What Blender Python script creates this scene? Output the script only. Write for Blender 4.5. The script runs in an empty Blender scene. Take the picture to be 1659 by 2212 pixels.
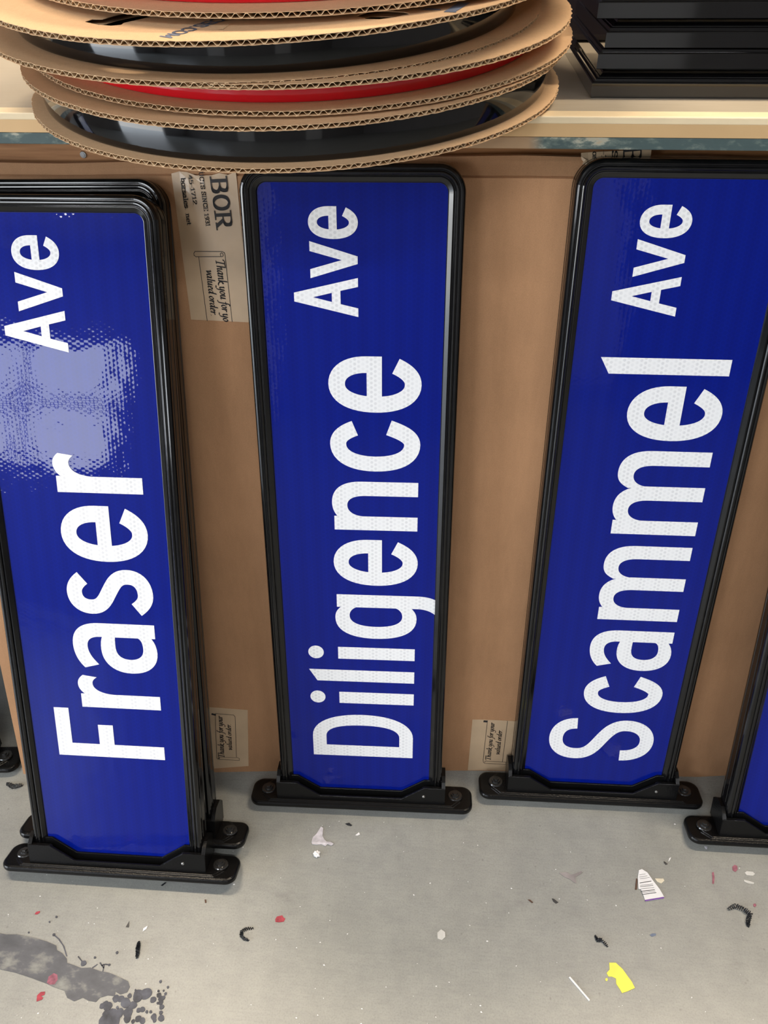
import bpy, bmesh, math, random
from mathutils import Vector, Matrix
from mathutils.geometry import tessellate_polygon, convex_hull_2d
random.seed(7)
scn = bpy.context.scene
COL = scn.collection
PI = math.pi

# ------------------------------------------------------------------ camera
F_PX, PITCH, ROLL, CAM_H, YAW = 1722.0, 0.66883354, -0.01331324, 1.15393167, 0.08723159
fw = Vector((-math.sin(YAW)*math.cos(PITCH), math.cos(YAW)*math.cos(PITCH), -math.sin(PITCH)))
rt0 = Vector((math.cos(YAW), math.sin(YAW), 0)); up0 = rt0.cross(fw)
RT = rt0*math.cos(ROLL) + up0*math.sin(ROLL); UP = -rt0*math.sin(ROLL) + up0*math.cos(ROLL)
CAM = Vector((0, 0, CAM_H))
cd = bpy.data.cameras.new('camera'); co = bpy.data.objects.new('camera', cd); COL.objects.link(co)
m = Matrix((RT, UP, -fw)).transposed().to_4x4(); m.translation = CAM
co.matrix_world = m
cd.sensor_fit = 'HORIZONTAL'; cd.sensor_width = 36.0; cd.lens = F_PX/1659*36.0; cd.clip_start = .01
scn.camera = co

def ray(px, py):
    return fw*F_PX + RT*(px-829.5) - UP*(py-1106)
def on_axis(px, py, ax, val):
    d = ray(px, py); t = (val-CAM[ax])/d[ax]; return CAM + d*t
def on_floor(px, py): return on_axis(px, py, 2, 0.0)

# ------------------------------------------------------------------ materials
def mat(name):
    m = bpy.data.materials.new(name); m.use_nodes = True
    nt = m.node_tree; b = nt.nodes['Principled BSDF']; return m, nt, b
def N(nt, t, **kw):
    n = nt.nodes.new(t)
    for k, v in kw.items():
        if k.startswith('i_'):
            key = k[2:]; key = int(key) if key.isdigit() else key.replace('_', ' ')
            n.inputs[key].default_value = v
        else: setattr(n, k, v)
    return n
def ramp(nt, fac, stops):
    r = nt.nodes.new('ShaderNodeValToRGB'); e = r.color_ramp.elements
    while len(e) < len(stops): e.new(.5)
    for i, (p, c) in enumerate(stops):
        e[i].position = p; e[i].color = (c[0], c[1], c[2], 1)
    nt.links.new(fac, r.inputs[0]); return r
def srgb(r, g, b):
    f = lambda c: (c/255/12.92) if c/255 <= .04045 else ((c/255+.055)/1.055)**2.4
    return (f(r), f(g), f(b), 1)
def objco(nt, scale=(1,1,1), rot=(0,0,0)):
    tc = nt.nodes.new('ShaderNodeTexCoord'); mp = nt.nodes.new('ShaderNodeMapping')
    mp.inputs['Scale'].default_value = scale; mp.inputs['Rotation'].default_value = rot
    nt.links.new(tc.outputs['Object'], mp.inputs[0]); return mp.outputs[0]
def noise(nt, vec, scale, detail=4, rough=.5):
    n = nt.nodes.new('ShaderNodeTexNoise'); n.inputs['Scale'].default_value = scale
    n.inputs['Detail'].default_value = detail; n.inputs['Roughness'].default_value = rough
    nt.links.new(vec, n.inputs['Vector']); return n.outputs[0]
def bump(nt, h, strength, dist, tgt=None):
    b = nt.nodes.new('ShaderNodeBump'); b.inputs['Strength'].default_value = strength
    b.inputs['Distance'].default_value = dist; nt.links.new(h, b.inputs['Height'])
    if tgt: nt.links.new(b.outputs[0], tgt)
    return b.outputs[0]
def simple(name, col, rough=.5, metal=0, coat=0, spec=.5, nscale=0, namp=.15, bs=0):
    m, nt, b = mat(name)
    b.inputs['Roughness'].default_value = rough; b.inputs['Metallic'].default_value = metal
    b.inputs['Coat Weight'].default_value = coat; b.inputs['Coat Roughness'].default_value = .05
    b.inputs['Specular IOR Level'].default_value = spec
    v = objco(nt)
    n = noise(nt, v, nscale or 40)
    lo = [c*(1-namp) for c in col[:3]]; hi = [min(1, c*(1+namp)) for c in col[:3]]
    r = ramp(nt, n, [(.3, lo), (.7, hi)]); nt.links.new(r.outputs[0], b.inputs['Base Color'])
    if bs: bump(nt, n, bs, .002, b.inputs['Normal'])
    return m

def math_n(nt, op, a, b=None):
    n = nt.nodes.new('ShaderNodeMath'); n.operation = op
    for i, x in enumerate((a, b)):
        if x is None: continue
        if isinstance(x, (int, float)): n.inputs[i].default_value = x
        else: nt.links.new(x, n.inputs[i])
    return n.outputs[0]
def hexcells(nt, pitch=.0058):
    """scale-like cell lattice: 1 at cell centres, falling to the seams"""
    tc = nt.nodes.new('ShaderNodeTexCoord'); sp = nt.nodes.new('ShaderNodeSeparateXYZ')
    nt.links.new(tc.outputs['Object'], sp.inputs[0])
    x, z = sp.outputs[0], sp.outputs[2]; k = 2*PI/(pitch*.866)
    outs = []
    for a in (0, 2*PI/3, 4*PI/3):
        s = math_n(nt, 'ADD', math_n(nt, 'MULTIPLY', x, k*math.cos(a)), math_n(nt, 'MULTIPLY', z, k*math.sin(a)))
        outs.append(math_n(nt, 'COSINE', s))
    return math_n(nt, 'ADD', math_n(nt, 'ADD', outs[0], outs[1]), outs[2]), x, z

def sheeting(name, white):
    m, nt, b = mat(name)
    h, x, z = hexcells(nt)
    stripe = math_n(nt, 'MULTIPLY', math_n(nt, 'ADD', math_n(nt, 'COSINE', math_n(nt, 'MULTIPLY', x, 2*PI/.0215)), 1.0), .5)
    if white:
        r = ramp(nt, math_n(nt, 'DIVIDE', math_n(nt, 'ADD', h, 1.5), 4.5), [(.30, (.93,.93,.94)), (.50, (.74,.74,.76))])
        pl = N(nt, 'ShaderNodeMix', data_type='RGBA'); pl.inputs[6].default_value = (.93,.93,.94,1)
        nt.links.new(r.outputs[0], pl.inputs[7])
        nt.links.new(math_n(nt, 'ADD', math_n(nt, 'MULTIPLY', stripe, .55), .25), pl.inputs[0])
        nt.links.new(pl.outputs[2], b.inputs['Base Color'])
        b.inputs['Roughness'].default_value = .45
    else:
        r = ramp(nt, stripe, [(0, (.0001,.0072,.198)), (1, (.0001,.0085,.218))])
        r2 = ramp(nt, math_n(nt, 'DIVIDE', math_n(nt, 'ADD', h, 1.5), 4.5), [(.12, (1.12,1.12,1.08)), (.32, (1,1,1))])
        mx = N(nt, 'ShaderNodeMix', data_type='RGBA', blend_type='MULTIPLY'); mx.inputs[0].default_value = 1
        nt.links.new(r.outputs[0], mx.inputs[6]); nt.links.new(r2.outputs[0], mx.inputs[7])
        nt.links.new(mx.outputs[2], b.inputs['Base Color'])
        b.inputs['Roughness'].default_value = .4
    b.inputs['Specular IOR Level'].default_value = .06
    b.inputs['Coat Weight'].default_value = .5; b.inputs['Coat Roughness'].default_value = .03; b.inputs['Coat IOR'].default_value = 1.5
    v = objco(nt); nz = noise(nt, v, 14, 3)
    hh = math_n(nt, 'ADD', math_n(nt, 'MULTIPLY', h, .016), math_n(nt, 'MULTIPLY', nz, 3.0))
    bp = bump(nt, hh, .3, .0009); nt.links.new(bp, b.inputs['Coat Normal'])
    return m
M = {}
M['blue'] = sheeting('blue_reflective_sheeting', False)
M['white'] = sheeting('white_reflective_lettering', True)

def black_plastic():
    m, nt, b = mat('black_extruded_frame')
    v = objco(nt); n = noise(nt, v, 60, 3)
    r = ramp(nt, n, [(.3, (.003,.003,.0035)), (.7, (.006,.006,.0065))]); nt.links.new(r.outputs[0], b.inputs['Base Color'])
    b.inputs['Roughness'].default_value = .12
    bump(nt, noise(nt, v, 25, 2), .12, .001, b.inputs['Normal']); return m
M['frame'] = black_plastic()
def cast():
    m, nt, b = mat('black_powder_coated_casting')
    v = objco(nt); n = noise(nt, v, 500, 2)
    b.inputs['Base Color'].default_value = (.005,.005,.0052,1)
    b.inputs['Roughness'].default_value = .26; b.inputs['Specular IOR Level'].default_value = .22
    bump(nt, n, .5, .0006, b.inputs['Normal']); return m
M['cast'] = cast()
M['steel'] = simple('dull_steel', (.45,.45,.45), .35, 1)
M['bolt'] = simple('black_bolt', (.02,.02,.02), .25, 0, .5)

def kraft(name, base, dirty=.12, scale=6, fib=True):
    m, nt, b = mat(name)
    v = objco(nt); n1 = noise(nt, v, scale, 5, .6)
    n2 = noise(nt, objco(nt, (1, 1, .06)), 160, 3)
    n3 = noise(nt, objco(nt, (60, 60, 60)), 18, 2)
    lo = [c*(1-dirty) for c in base]; hi = [c*(1+dirty*.7) for c in base]
    r = ramp(nt, n1, [(.3, lo), (.7, hi)])
    mx = N(nt, 'ShaderNodeMix', data_type='RGBA', blend_type='MULTIPLY'); mx.inputs[0].default_value = .25
    r2 = ramp(nt, n2, [(.35, (.86,.85,.84)), (.65, (1.05,1.05,1.05))])
    nt.links.new(r.outputs[0], mx.inputs[6]); nt.links.new(r2.outputs[0], mx.inputs[7])
    mx3 = N(nt, 'ShaderNodeMix', data_type='RGBA', blend_type='MULTIPLY'); mx3.inputs[0].default_value = .5
    r3 = ramp(nt, n3, [(.35, (.84,.83,.82)), (.6, (1.04,1.04,1.04))])
    nt.links.new(mx.outputs[2], mx3.inputs[6]); nt.links.new(r3.outputs[0], mx3.inputs[7])
    nt.links.new(mx3.outputs[2], b.inputs['Base Color']); b.inputs['Roughness'].default_value = .8
    b.inputs['Specular IOR Level'].default_value = .2
    bump(nt, n2, .15, .0008, b.inputs['Normal']); return m
M['kraft'] = kraft('brown_kraft_board', (.48,.262,.136))
M['flange'] = kraft('tan_reel_board', (.66,.44,.255), .06, 4)
M['flute'] = simple('torn_board_fluting', (.62,.45,.27), .9, nscale=300, namp=.35)
M['flute_shade'] = simple('painted_flute_shade', (.05,.025,.012), .95)  # near-black colour standing in for the shade inside the flutes
M['coil_black'] = simple('glossy_black_trim', (.003,.003,.0035), .06, spec=.55)
M['coil_red'] = simple('glossy_red_trim', (.62,.004,.014), .12, coat=.4, namp=.05)
M['tape'] = simple('glossy_paper_tape', (.60,.43,.27), .38, coat=.25, nscale=30, namp=.06, bs=.25)
M['ink'] = simple('black_ink', (.02,.017,.018), .6)
M['ink_blue'] = simple('blue_grey_ink', (.12,.15,.22), .7, namp=.3, nscale=60)
M['plaque'] = simple('black_lacquer', (.004,.004,.0045), .08, coat=.6, nscale=30)
M['tote'] = simple('dark_purple_plastic', (.012,.008,.02), .5)

def melamine():
    m, nt, b = mat('cream_table_laminate')
    v = objco(nt); n = noise(nt, v, 5, 5); n2 = noise(nt, objco(nt, (2, 30, 30)), 12, 3)
    r = ramp(nt, n, [(.3, (.40,.345,.265)), (.7, (.48,.42,.33))])
    mx = N(nt, 'ShaderNodeMix', data_type='RGBA', blend_type='MULTIPLY'); mx.inputs[0].default_value = .4
    r2 = ramp(nt, n2, [(.35, (.85,.83,.8)), (.6, (1,1,1))])
    nt.links.new(r.outputs[0], mx.inputs[6]); nt.links.new(r2.outputs[0], mx.inputs[7]); nt.links.new(mx.outputs[2], b.inputs['Base Color'])
    b.inputs['Roughness'].default_value = .42; return m
M['lam'] = melamine()
def teal():
    m, nt, b = mat('chipped_teal_paint')
    v = objco(nt); n = noise(nt, objco(nt, (1, 1, 2.2)), 28, 6, .6); n2 = noise(nt, v, 9, 4)
    r = ramp(nt, n, [(.0, (.040,.066,.068)), (.50, (.065,.10,.10)), (.575, (.14,.18,.16)), (.62, (.40,.40,.32)), (.70, (.45,.36,.24))])
    tc = nt.nodes.new('ShaderNodeTexCoord'); sp = nt.nodes.new('ShaderNodeSeparateXYZ'); nt.links.new(tc.outputs['Object'], sp.inputs[0])
    # bare timber where the paint stops short
    bare = ramp(nt, math_n(nt, 'ADD', math_n(nt, 'ADD', math_n(nt, 'MULTIPLY', sp.outputs[0], 1.0), .5), math_n(nt, 'MULTIPLY', n2, .02)),
                [(.0, (0,0,0)), (.16, (0,0,0)), (.20, (1,1,1)), (.585, (1,1,1)), (.60, (0,0,0))])
    mx = N(nt, 'ShaderNodeMix', data_type='RGBA'); mx.inputs[7].default_value = (.42,.27,.15,1)
    nt.links.new(bare.outputs[0], mx.inputs[0]); nt.links.new(r.outputs[0], mx.inputs[6]); nt.links.new(mx.outputs[2], b.inputs['Base Color'])
    b.inputs['Roughness'].default_value = .55; bump(nt, n, .4, .001, b.inputs['Normal']); return m
M['teal'] = teal()
def wood():
    m, nt, b = mat('orange_brown_timber')
    n = noise(nt, objco(nt, (1.5, 30, 30)), 6, 5, .6)
    r = ramp(nt, n, [(.3, (.36,.15,.05)), (.7, (.58,.28,.11))]); nt.links.new(r.outputs[0], b.inputs['Base Color'])
    b.inputs['Roughness'].default_value = .6; bump(nt, n, .2, .001, b.inputs['Normal']); return m
M['wood'] = wood()
def floor_m():
    m, nt, b = mat('worn_grey_painted_concrete')
    v = objco(nt); n1 = noise(nt, v, 2.2, 6, .55); n2 = noise(nt, v, 24, 8, .72)
    n3 = noise(nt, objco(nt, (3, 30, 1), (0, 0, .5)), 9, 4); n4 = noise(nt, v, 420, 3, .6)
    r = ramp(nt, n1, [(.28, (.285,.290,.265)), (.5, (.315,.320,.297)), (.72, (.345,.350,.328))])
    def mul(a, bb, f):
        mx = N(nt, 'ShaderNodeMix', data_type='RGBA', blend_type='MULTIPLY'); mx.inputs[0].default_value = f
        nt.links.new(a, mx.inputs[6]); nt.links.new(bb, mx.inputs[7]); return mx.outputs[2]
    c = mul(r.outputs[0], ramp(nt, n2, [(.3, (.84,.84,.85)), (.62, (1.04,1.04,1.03))]).outputs[0], .85)
    c = mul(c, ramp(nt, n3, [(.3, (.88,.88,.90)), (.6, (1,1,1))]).outputs[0], .5)
    c = mul(c, ramp(nt, n4, [(.34, (.78,.78,.78)), (.5, (1,1,1)), (.75, (1.08,1.08,1.08))]).outputs[0], .55)
    # faint darker scuffs and little pits
    vo = nt.nodes.new('ShaderNodeTexVoronoi'); vo.inputs['Scale'].default_value = 38; nt.links.new(v, vo.inputs['Vector'])
    vm = nt.nodes.new('ShaderNodeTexVoronoi'); vm.inputs['Scale'].default_value = 38; nt.links.new(v, vm.inputs['Vector'])
    spk = ramp(nt, vo.outputs['Distance'], [(.03, (.62,.60,.60)), (.075, (1,1,1))])
    c = mul(c, spk.outputs[0], .55)
    sm = ramp(nt, noise(nt, objco(nt, (1.2, 2.4, 1), (0, 0, .9)), 7, 5, .7), [(.62, (1,1,1)), (.78, (.80,.78,.80))])
    c = mul(c, sm.outputs[0], .8)
    nt.links.new(c, b.inputs['Base Color'])
    b.inputs['Roughness'].default_value = .33; b.inputs['Specular IOR Level'].default_value = .45
    bump(nt, n2, .12, .002, b.inputs['Normal']); return m
M['floor'] = floor_m()
M['plaster'] = simple('workshop_wall_paint', (.26,.25,.25), .8, nscale=3, namp=.05)
M['ceil'] = simple('ceiling_paint', (.32,.31,.31), .9, nscale=3, namp=.04)
M['housing'] = simple('lamp_housing', (.7,.7,.7), .5)
M['leg'] = simple('table_leg_timber', (.30,.16,.07), .6)

# ------------------------------------------------------------------ object helpers
def link(name, me, m, parent=None):
    me.materials.append(m) if m else None
    o = bpy.data.objects.new(name, me); COL.objects.link(o)
    if parent is not None: o.parent = parent
    return o
def tag(o, label=None, cat=None, group=None, kind=None):
    if label: o['label'] = label
    if cat: o['category'] = cat
    if group: o['group'] = group
    if kind: o['kind'] = kind
    return o
def empty(name, label, cat, mw=None, group=None):
    o = bpy.data.objects.new(name, None); COL.objects.link(o); o.empty_display_size = .05
    if mw is not None: o.matrix_world = mw
    tag(o, label, cat, group); return o
def bm_obj(name, bm, m, parent=None, smooth=False):
    bmesh.ops.recalc_face_normals(bm, faces=bm.faces)
    me = bpy.data.meshes.new(name); bm.to_mesh(me); bm.free()
    if smooth:
        for p in me.polygons: p.use_smooth = True
    return link(name, me, m, parent)
def box(bm, x0, x1, y0, y1, z0, z1, bev=0, seg=2):
    vs = [bm.verts.new((x, y, z)) for x in (x0, x1) for y in (y0, y1) for z in (z0, z1)]
    fs = [bm.faces.new([vs[i] for i in f]) for f in ((0,1,3,2),(4,6,7,5),(0,4,5,1),(2,3,7,6),(0,2,6,4),(1,5,7,3))]
    if bev:
        es = list({e for f in fs for e in f.edges})
        bmesh.ops.bevel(bm, geom=es, offset=bev, segments=seg, affect='EDGES', profile=.5)
def prism(bm, pts, fn, a, b):
    """pts 2-D outline; fn(x, y, h) -> 3-D; solid between h=a and h=b"""
    lo = [bm.verts.new(fn(x, y, a)) for x, y in pts]; hi = [bm.verts.new(fn(x, y, b)) for x, y in pts]
    n = len(pts)
    tris = tessellate_polygon([[Vector((x, y, 0)) for x, y in pts]])
    for t in tris:
        try: bm.faces.new([hi[i] for i in t]); bm.faces.new([lo[i] for i in reversed(t)])
        except ValueError: pass
    for i in range(n):
        j = (i+1) % n
        bm.faces.new((lo[i], lo[j], hi[j], hi[i]))
def cyl(bm, c, r, h, axis='z', n=24, r2=None, rot=0):
    r2 = r if r2 is None else r2; A = []; B = []
    for i in range(n):
        t = 2*PI*i/n+rot
        def P(rr, hh):
            a, b2 = rr*math.cos(t), rr*math.sin(t)
            return {'z': (c[0]+a, c[1]+b2, c[2]+hh), 'y': (c[0]+a, c[1]+hh, c[2]+b2)}[axis]
        A.append(bm.verts.new(P(r, 0))); B.append(bm.verts.new(P(r2, h)))
    bm.faces.new(A); bm.faces.new(B)
    for i in range(n): bm.faces.new((A[i], A[(i+1) % n], B[(i+1) % n], B[i]))

def path(start, *segs, n=12):
    """segments: 6-tuples are cubic beziers, 2-tuples are lines"""
    pts = [start]
    for s in segs:
        x0, y0 = pts[-1]
        if len(s) == 2: pts.append(s)
        else:
            a, b, c, d, e, f = s
            for i in range(1, n+1):
                t = i/n; u = 1-t
                pts.append((u**3*x0+3*u*u*t*a+3*u*t*t*c+t**3*e, u**3*y0+3*u*u*t*b+3*u*t*t*d+t**3*f))
    return pts
def offset_stroke(pts, w):
    L, R = [], []
    for i, p in enumerate(pts):
        a = pts[max(0, i-1)]; b = pts[min(len(pts)-1, i+1)]
        dx, dy = b[0]-a[0], b[1]-a[1]; l = math.hypot(dx, dy) or 1
        nx, ny = -dy/l*w/2, dx/l*w/2
        L.append((p[0]+nx, p[1]+ny)); R.append((p[0]-nx, p[1]-ny))
    return L, R

# ------------------------------------------------------------------ highway lettering (millimetres, cap height 152)
SW = 20.4
def G_stroke(pts): return ('s', offset_stroke(pts, SW))
def G_poly(pts): return ('p', pts)
arch = lambda dx, notch: path((20+dx, 68), (20+dx,84, 27+dx,92.5, 36+dx,92.5), (45+dx,92.5, 50+dx,84, 50+dx,68), (50+dx, 0), (70+dx, 0), (70+dx, 74),
                              (70+dx,100, 58+dx,112.5, 40+dx,112.5), (30+dx,112.5, 24+dx,109, 20+dx-(notch[0]), notch[1]))
rect = lambda x0, y0, x1, y1: [(x0, y0), (x1, y0), (x1, y1), (x0, y1)]
circ = lambda cx, cy, rx, ry: [(cx+rx*math.cos(2*PI*i/40), cy+ry*math.sin(2*PI*i/40)) for i in range(40)]
GL = {
 'D': [('r', path((38,152.4), (64,152.4, 80,122, 80,76.2), (80,30, 64,0, 38,0)), path((38,131.8), (53,131.8, 60,112, 60,76.2), (60,40, 53,20.6, 38,20.6))),
       G_poly(rect(0,0,20.4,152.4)), G_poly(rect(20,131.8,38.2,152.4)), G_poly(rect(20,0,38.2,20.6))],
 'i': [G_poly(rect(0,0,20.3,110.2)), G_poly(circ(10.2,142.2,10.9,11.2))],
 'l': [G_poly([(0,0),(20,0),(20,153.4),(0,141.8)])],
 'g': [G_poly(path((51.7,-2), (51.7,110), (72,110), (72,-2), (72,-12, 70.5,-20, 67,-26.6), (43.5,-26.6), (49,-20, 51.7,-12, 51.7,-2))),
       ('r', path((53,103), (47,110, 42,112.6, 34,112.6), (12,112.6, 0,92, 0,56), (0,20, 12,-1.5, 34,-1.5), (42,-1.5, 47,1, 53,7)),
             path((53,76), (53,86, 46,92.5, 38,92.5), (26,92.5, 20,79, 20,56), (20,33, 26,18.5, 38,18.5), (46,18.5, 53,24, 53,35)))],
 'e': [G_stroke(path((59,30), (53,17, 46,8.7, 36,8.7), (20,8.7, 10.2,27, 10.2,55), (10.2,84, 20,102.5, 36,102.5), (51,102.5, 60.4,88, 60.4,66), (60.4,47))),
       G_poly(rect(14,47,61,65.6))],
 'n': [G_poly(rect(0,0,20.2,110)), G_poly(arch(0, (1, 105)))],
 'm': [G_poly(rect(0,0,20.3,110)), G_poly(arch(0, (1, 104))), G_poly(arch(49.2, (2, 97)))],
 'c': [G_stroke(path((58,81), (53,94, 47,102.5, 37,102.5), (20,102.5, 10.2,84, 10.2,56), (10.2,27, 20,8.7, 37,8.7), (48,8.7, 54,23, 59.4,38.2)))],
 'r': [G_poly(rect(0,0,20.6,110.8)), G_poly(path((20.5,60), (20.5,80, 27,93, 37,93), (41,93, 44,90, 46.5,86.4), (49.2,105.7), (46,110, 42,113.5, 36,113.5), (29,113.5, 24,110, 19,103)))],
 'a': [G_poly(path((73,0), (73,76), (73,101, 62,114, 41,114), (27,114, 15,109, 6.2,100.3), (11.6,80.7), (20,88, 28,94, 39,94), (48,94, 53,88, 53,76), (53,0))),
       ('r', path((54,72.5), (47,75.3, 42,75.5, 36,75.5), (14,75.5, 0,60, 0,36), (0,13, 12,-1.5, 31,-1.5), (41,-1.5, 48,1.5, 54,6)),
             path((54,55), (50,55.5, 46,55.5, 40,55.5), (27,55.5, 20.5,49, 20.5,36), (20.5,24, 27,17.5, 37,17.5), (46,17.5, 54,20, 54,28)))],
 's': [G_stroke(path((50.7,91.6), (45,99, 39,103.8, 31,103.8), (18,103.8, 10.2,95, 10.2,82), (10.2,68, 21,63, 32,57), (43,50.5, 54,46, 54,31), (54,16, 43,8.2, 29,8.2), (20,8.2, 14,13.5, 8,21.7)))],
 'F': [G_poly([(0,0),(20.3,0),(20.3,70.7),(51.4,70.7),(51.4,91.8),(20.3,91.8),(20.3,131.5),(76,131.5),(76,152.4),(0,152.4)])],
 'S': [G_stroke(path((70.6,114.8), (70.6,134, 58,144.3, 41,144.3), (22,144.3, 10.6,132, 10.6,112), (10.6,92, 26,85, 40,77), (55,68.5, 70,60, 70,41), (70,20, 57,7.3, 40,7.3), (22,7.3, 10.2,21, 10.2,44.2)))],
 'A': [('h', [(0,0),(35,152.4),(55.6,152.4),(90.6,0),(70.2,0),(60.8,41.8),(29.8,41.8),(20.4,0)], [(34.6,62.4),(45.3,107),(56,62.4)])],
 'v': [G_poly([(0,111.5),(20.5,111.5),(41.4,37),(61,111.5),(83,111.5),(50,0),(33,0)])],
}
def letter_mesh(bm, ch, v0, base_u, sc=1.0, sx=1.0, w0=.00005, w1=.00045):
    """letters run up the sign: text x -> +z, text up -> -x"""
    def fn(x, y, h): return Vector((base_u-y*sc*.001, -h, v0+x*sc*sx*.001))
    def band(L, R, w1):
        top = [(bm.verts.new(fn(*l, w1)), bm.verts.new(fn(*r, w1))) for l, r in zip(L, R)]
        bot = [(bm.verts.new(fn(*l, w0)), bm.verts.new(fn(*r, w0))) for l, r in zip(L, R)]
        for i in range(len(L)-1):
            bm.faces.new((top[i][0], top[i+1][0], top[i+1][1], top[i][1]))
            bm.faces.new((top[i][0], bot[i][0], bot[i+1][0], top[i+1][0]))
            bm.faces.new((top[i][1], top[i+1][1], bot[i+1][1], bot[i][1]))
        for i in (0, -1):
            bm.faces.new((top[i][0], top[i][1], bot[i][1], bot[i][0]))
    w1_0 = w1
    for pi_, piece in enumerate(GL[ch]):
        k = piece[0]; w1 = w1_0+.00003*pi_
        if k == 's': band(*piece[1], w1)
        elif k == 'r': band(piece[1], piece[2], w1)
        elif k == 'p': prism(bm, piece[1], fn, w0, w1)
        elif k == 'h':
            outer, hole = piece[1], piece[2]
            polys = [[Vector((x, y, 0)) for x, y in outer], [Vector((x, y, 0)) for x, y in hole]]
            flat = outer+hole
            hi = [bm.verts.new(fn(x, y, w1)) for x, y in flat]; lo = [bm.verts.new(fn(x, y, w0)) for x, y in flat]
            for t in tessellate_polygon(polys): bm.faces.new([hi[i] for i in t])
            for base, nn in ((0, len(outer)), (len(outer), len(hole))):
                for i in range(nn):
                    a, b = base+i, base+(i+1) % nn; bm.faces.new((lo[a], lo[b], hi[b], hi[a]))

# ------------------------------------------------------------------ street signs
W2, V0, LEN, HL, WF, WR = .1065, .0266, .8846, .1753, .0218, .0304
TOP = V0+LEN
def frame_path(d):
    """open path of the inner opening grown by d, bottom-left, over the top, bottom-right"""
    hw, r = W2+d, .011+d; tz = TOP+d; pts = [(-hw, .018)]
    for i in range(13):
        t = PI-PI/2*i/12; pts.append((-hw+r+r*math.cos(t), tz-r+r*math.sin(t)))
    for i in range(13):
        t = PI/2-PI/2*i/12; pts.append((hw-r+r*math.cos(t), tz-r+r*math.sin(t)))
    pts.append((hw, .018)); return pts
PROF = [(-.003,-.001),(0,.0002),(.0006,.0016),(.0052,.0046),(.0060,.0046),(.0066,.0036),(.0074,.0036),(.0080,.0054),(.0092,.0066),(.0106,.0068),(.0116,.0060),
        (.0122,.0048),(.0129,.0048),(.0135,.0056),(.0150,.0058),(.0168,.0050),(.0182,.0034),(.0190,.0012),(.0193,-.003),(.0187,-.0036),(.0187,-.0052),(.0193,-.006),
        (.0193,-.016),(.0187,-.0168),(.0187,-.0184),(.0193,-.019)]
PROF = PROF + [(d, -.022-w) for d, w in reversed(PROF[:18])]
def rrect(hx, y0, y1, r, n=8):
    pts = []
    for cx, cy, a in ((hx-r, y1-r, 0), (-hx+r, y1-r, PI/2), (-hx+r, y0+r, PI), (hx-r, y0+r, 1.5*PI)):
        for i in range(n+1): t = a+PI/2*i/n; pts.append((cx+r*math.cos(t), cy+r*math.sin(t)))
    return pts
def stack_loops(bm, loops):
    rings = [[bm.verts.new(p) for p in l] for l in loops]
    bm.faces.new(rings[0]); bm.faces.new(rings[-1])
    for a, b in zip(rings, rings[1:]):
        n = len(a)
        for i in range(n): bm.faces.new((a[i], a[(i+1) % n], b[(i+1) % n], b[i]))

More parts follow.
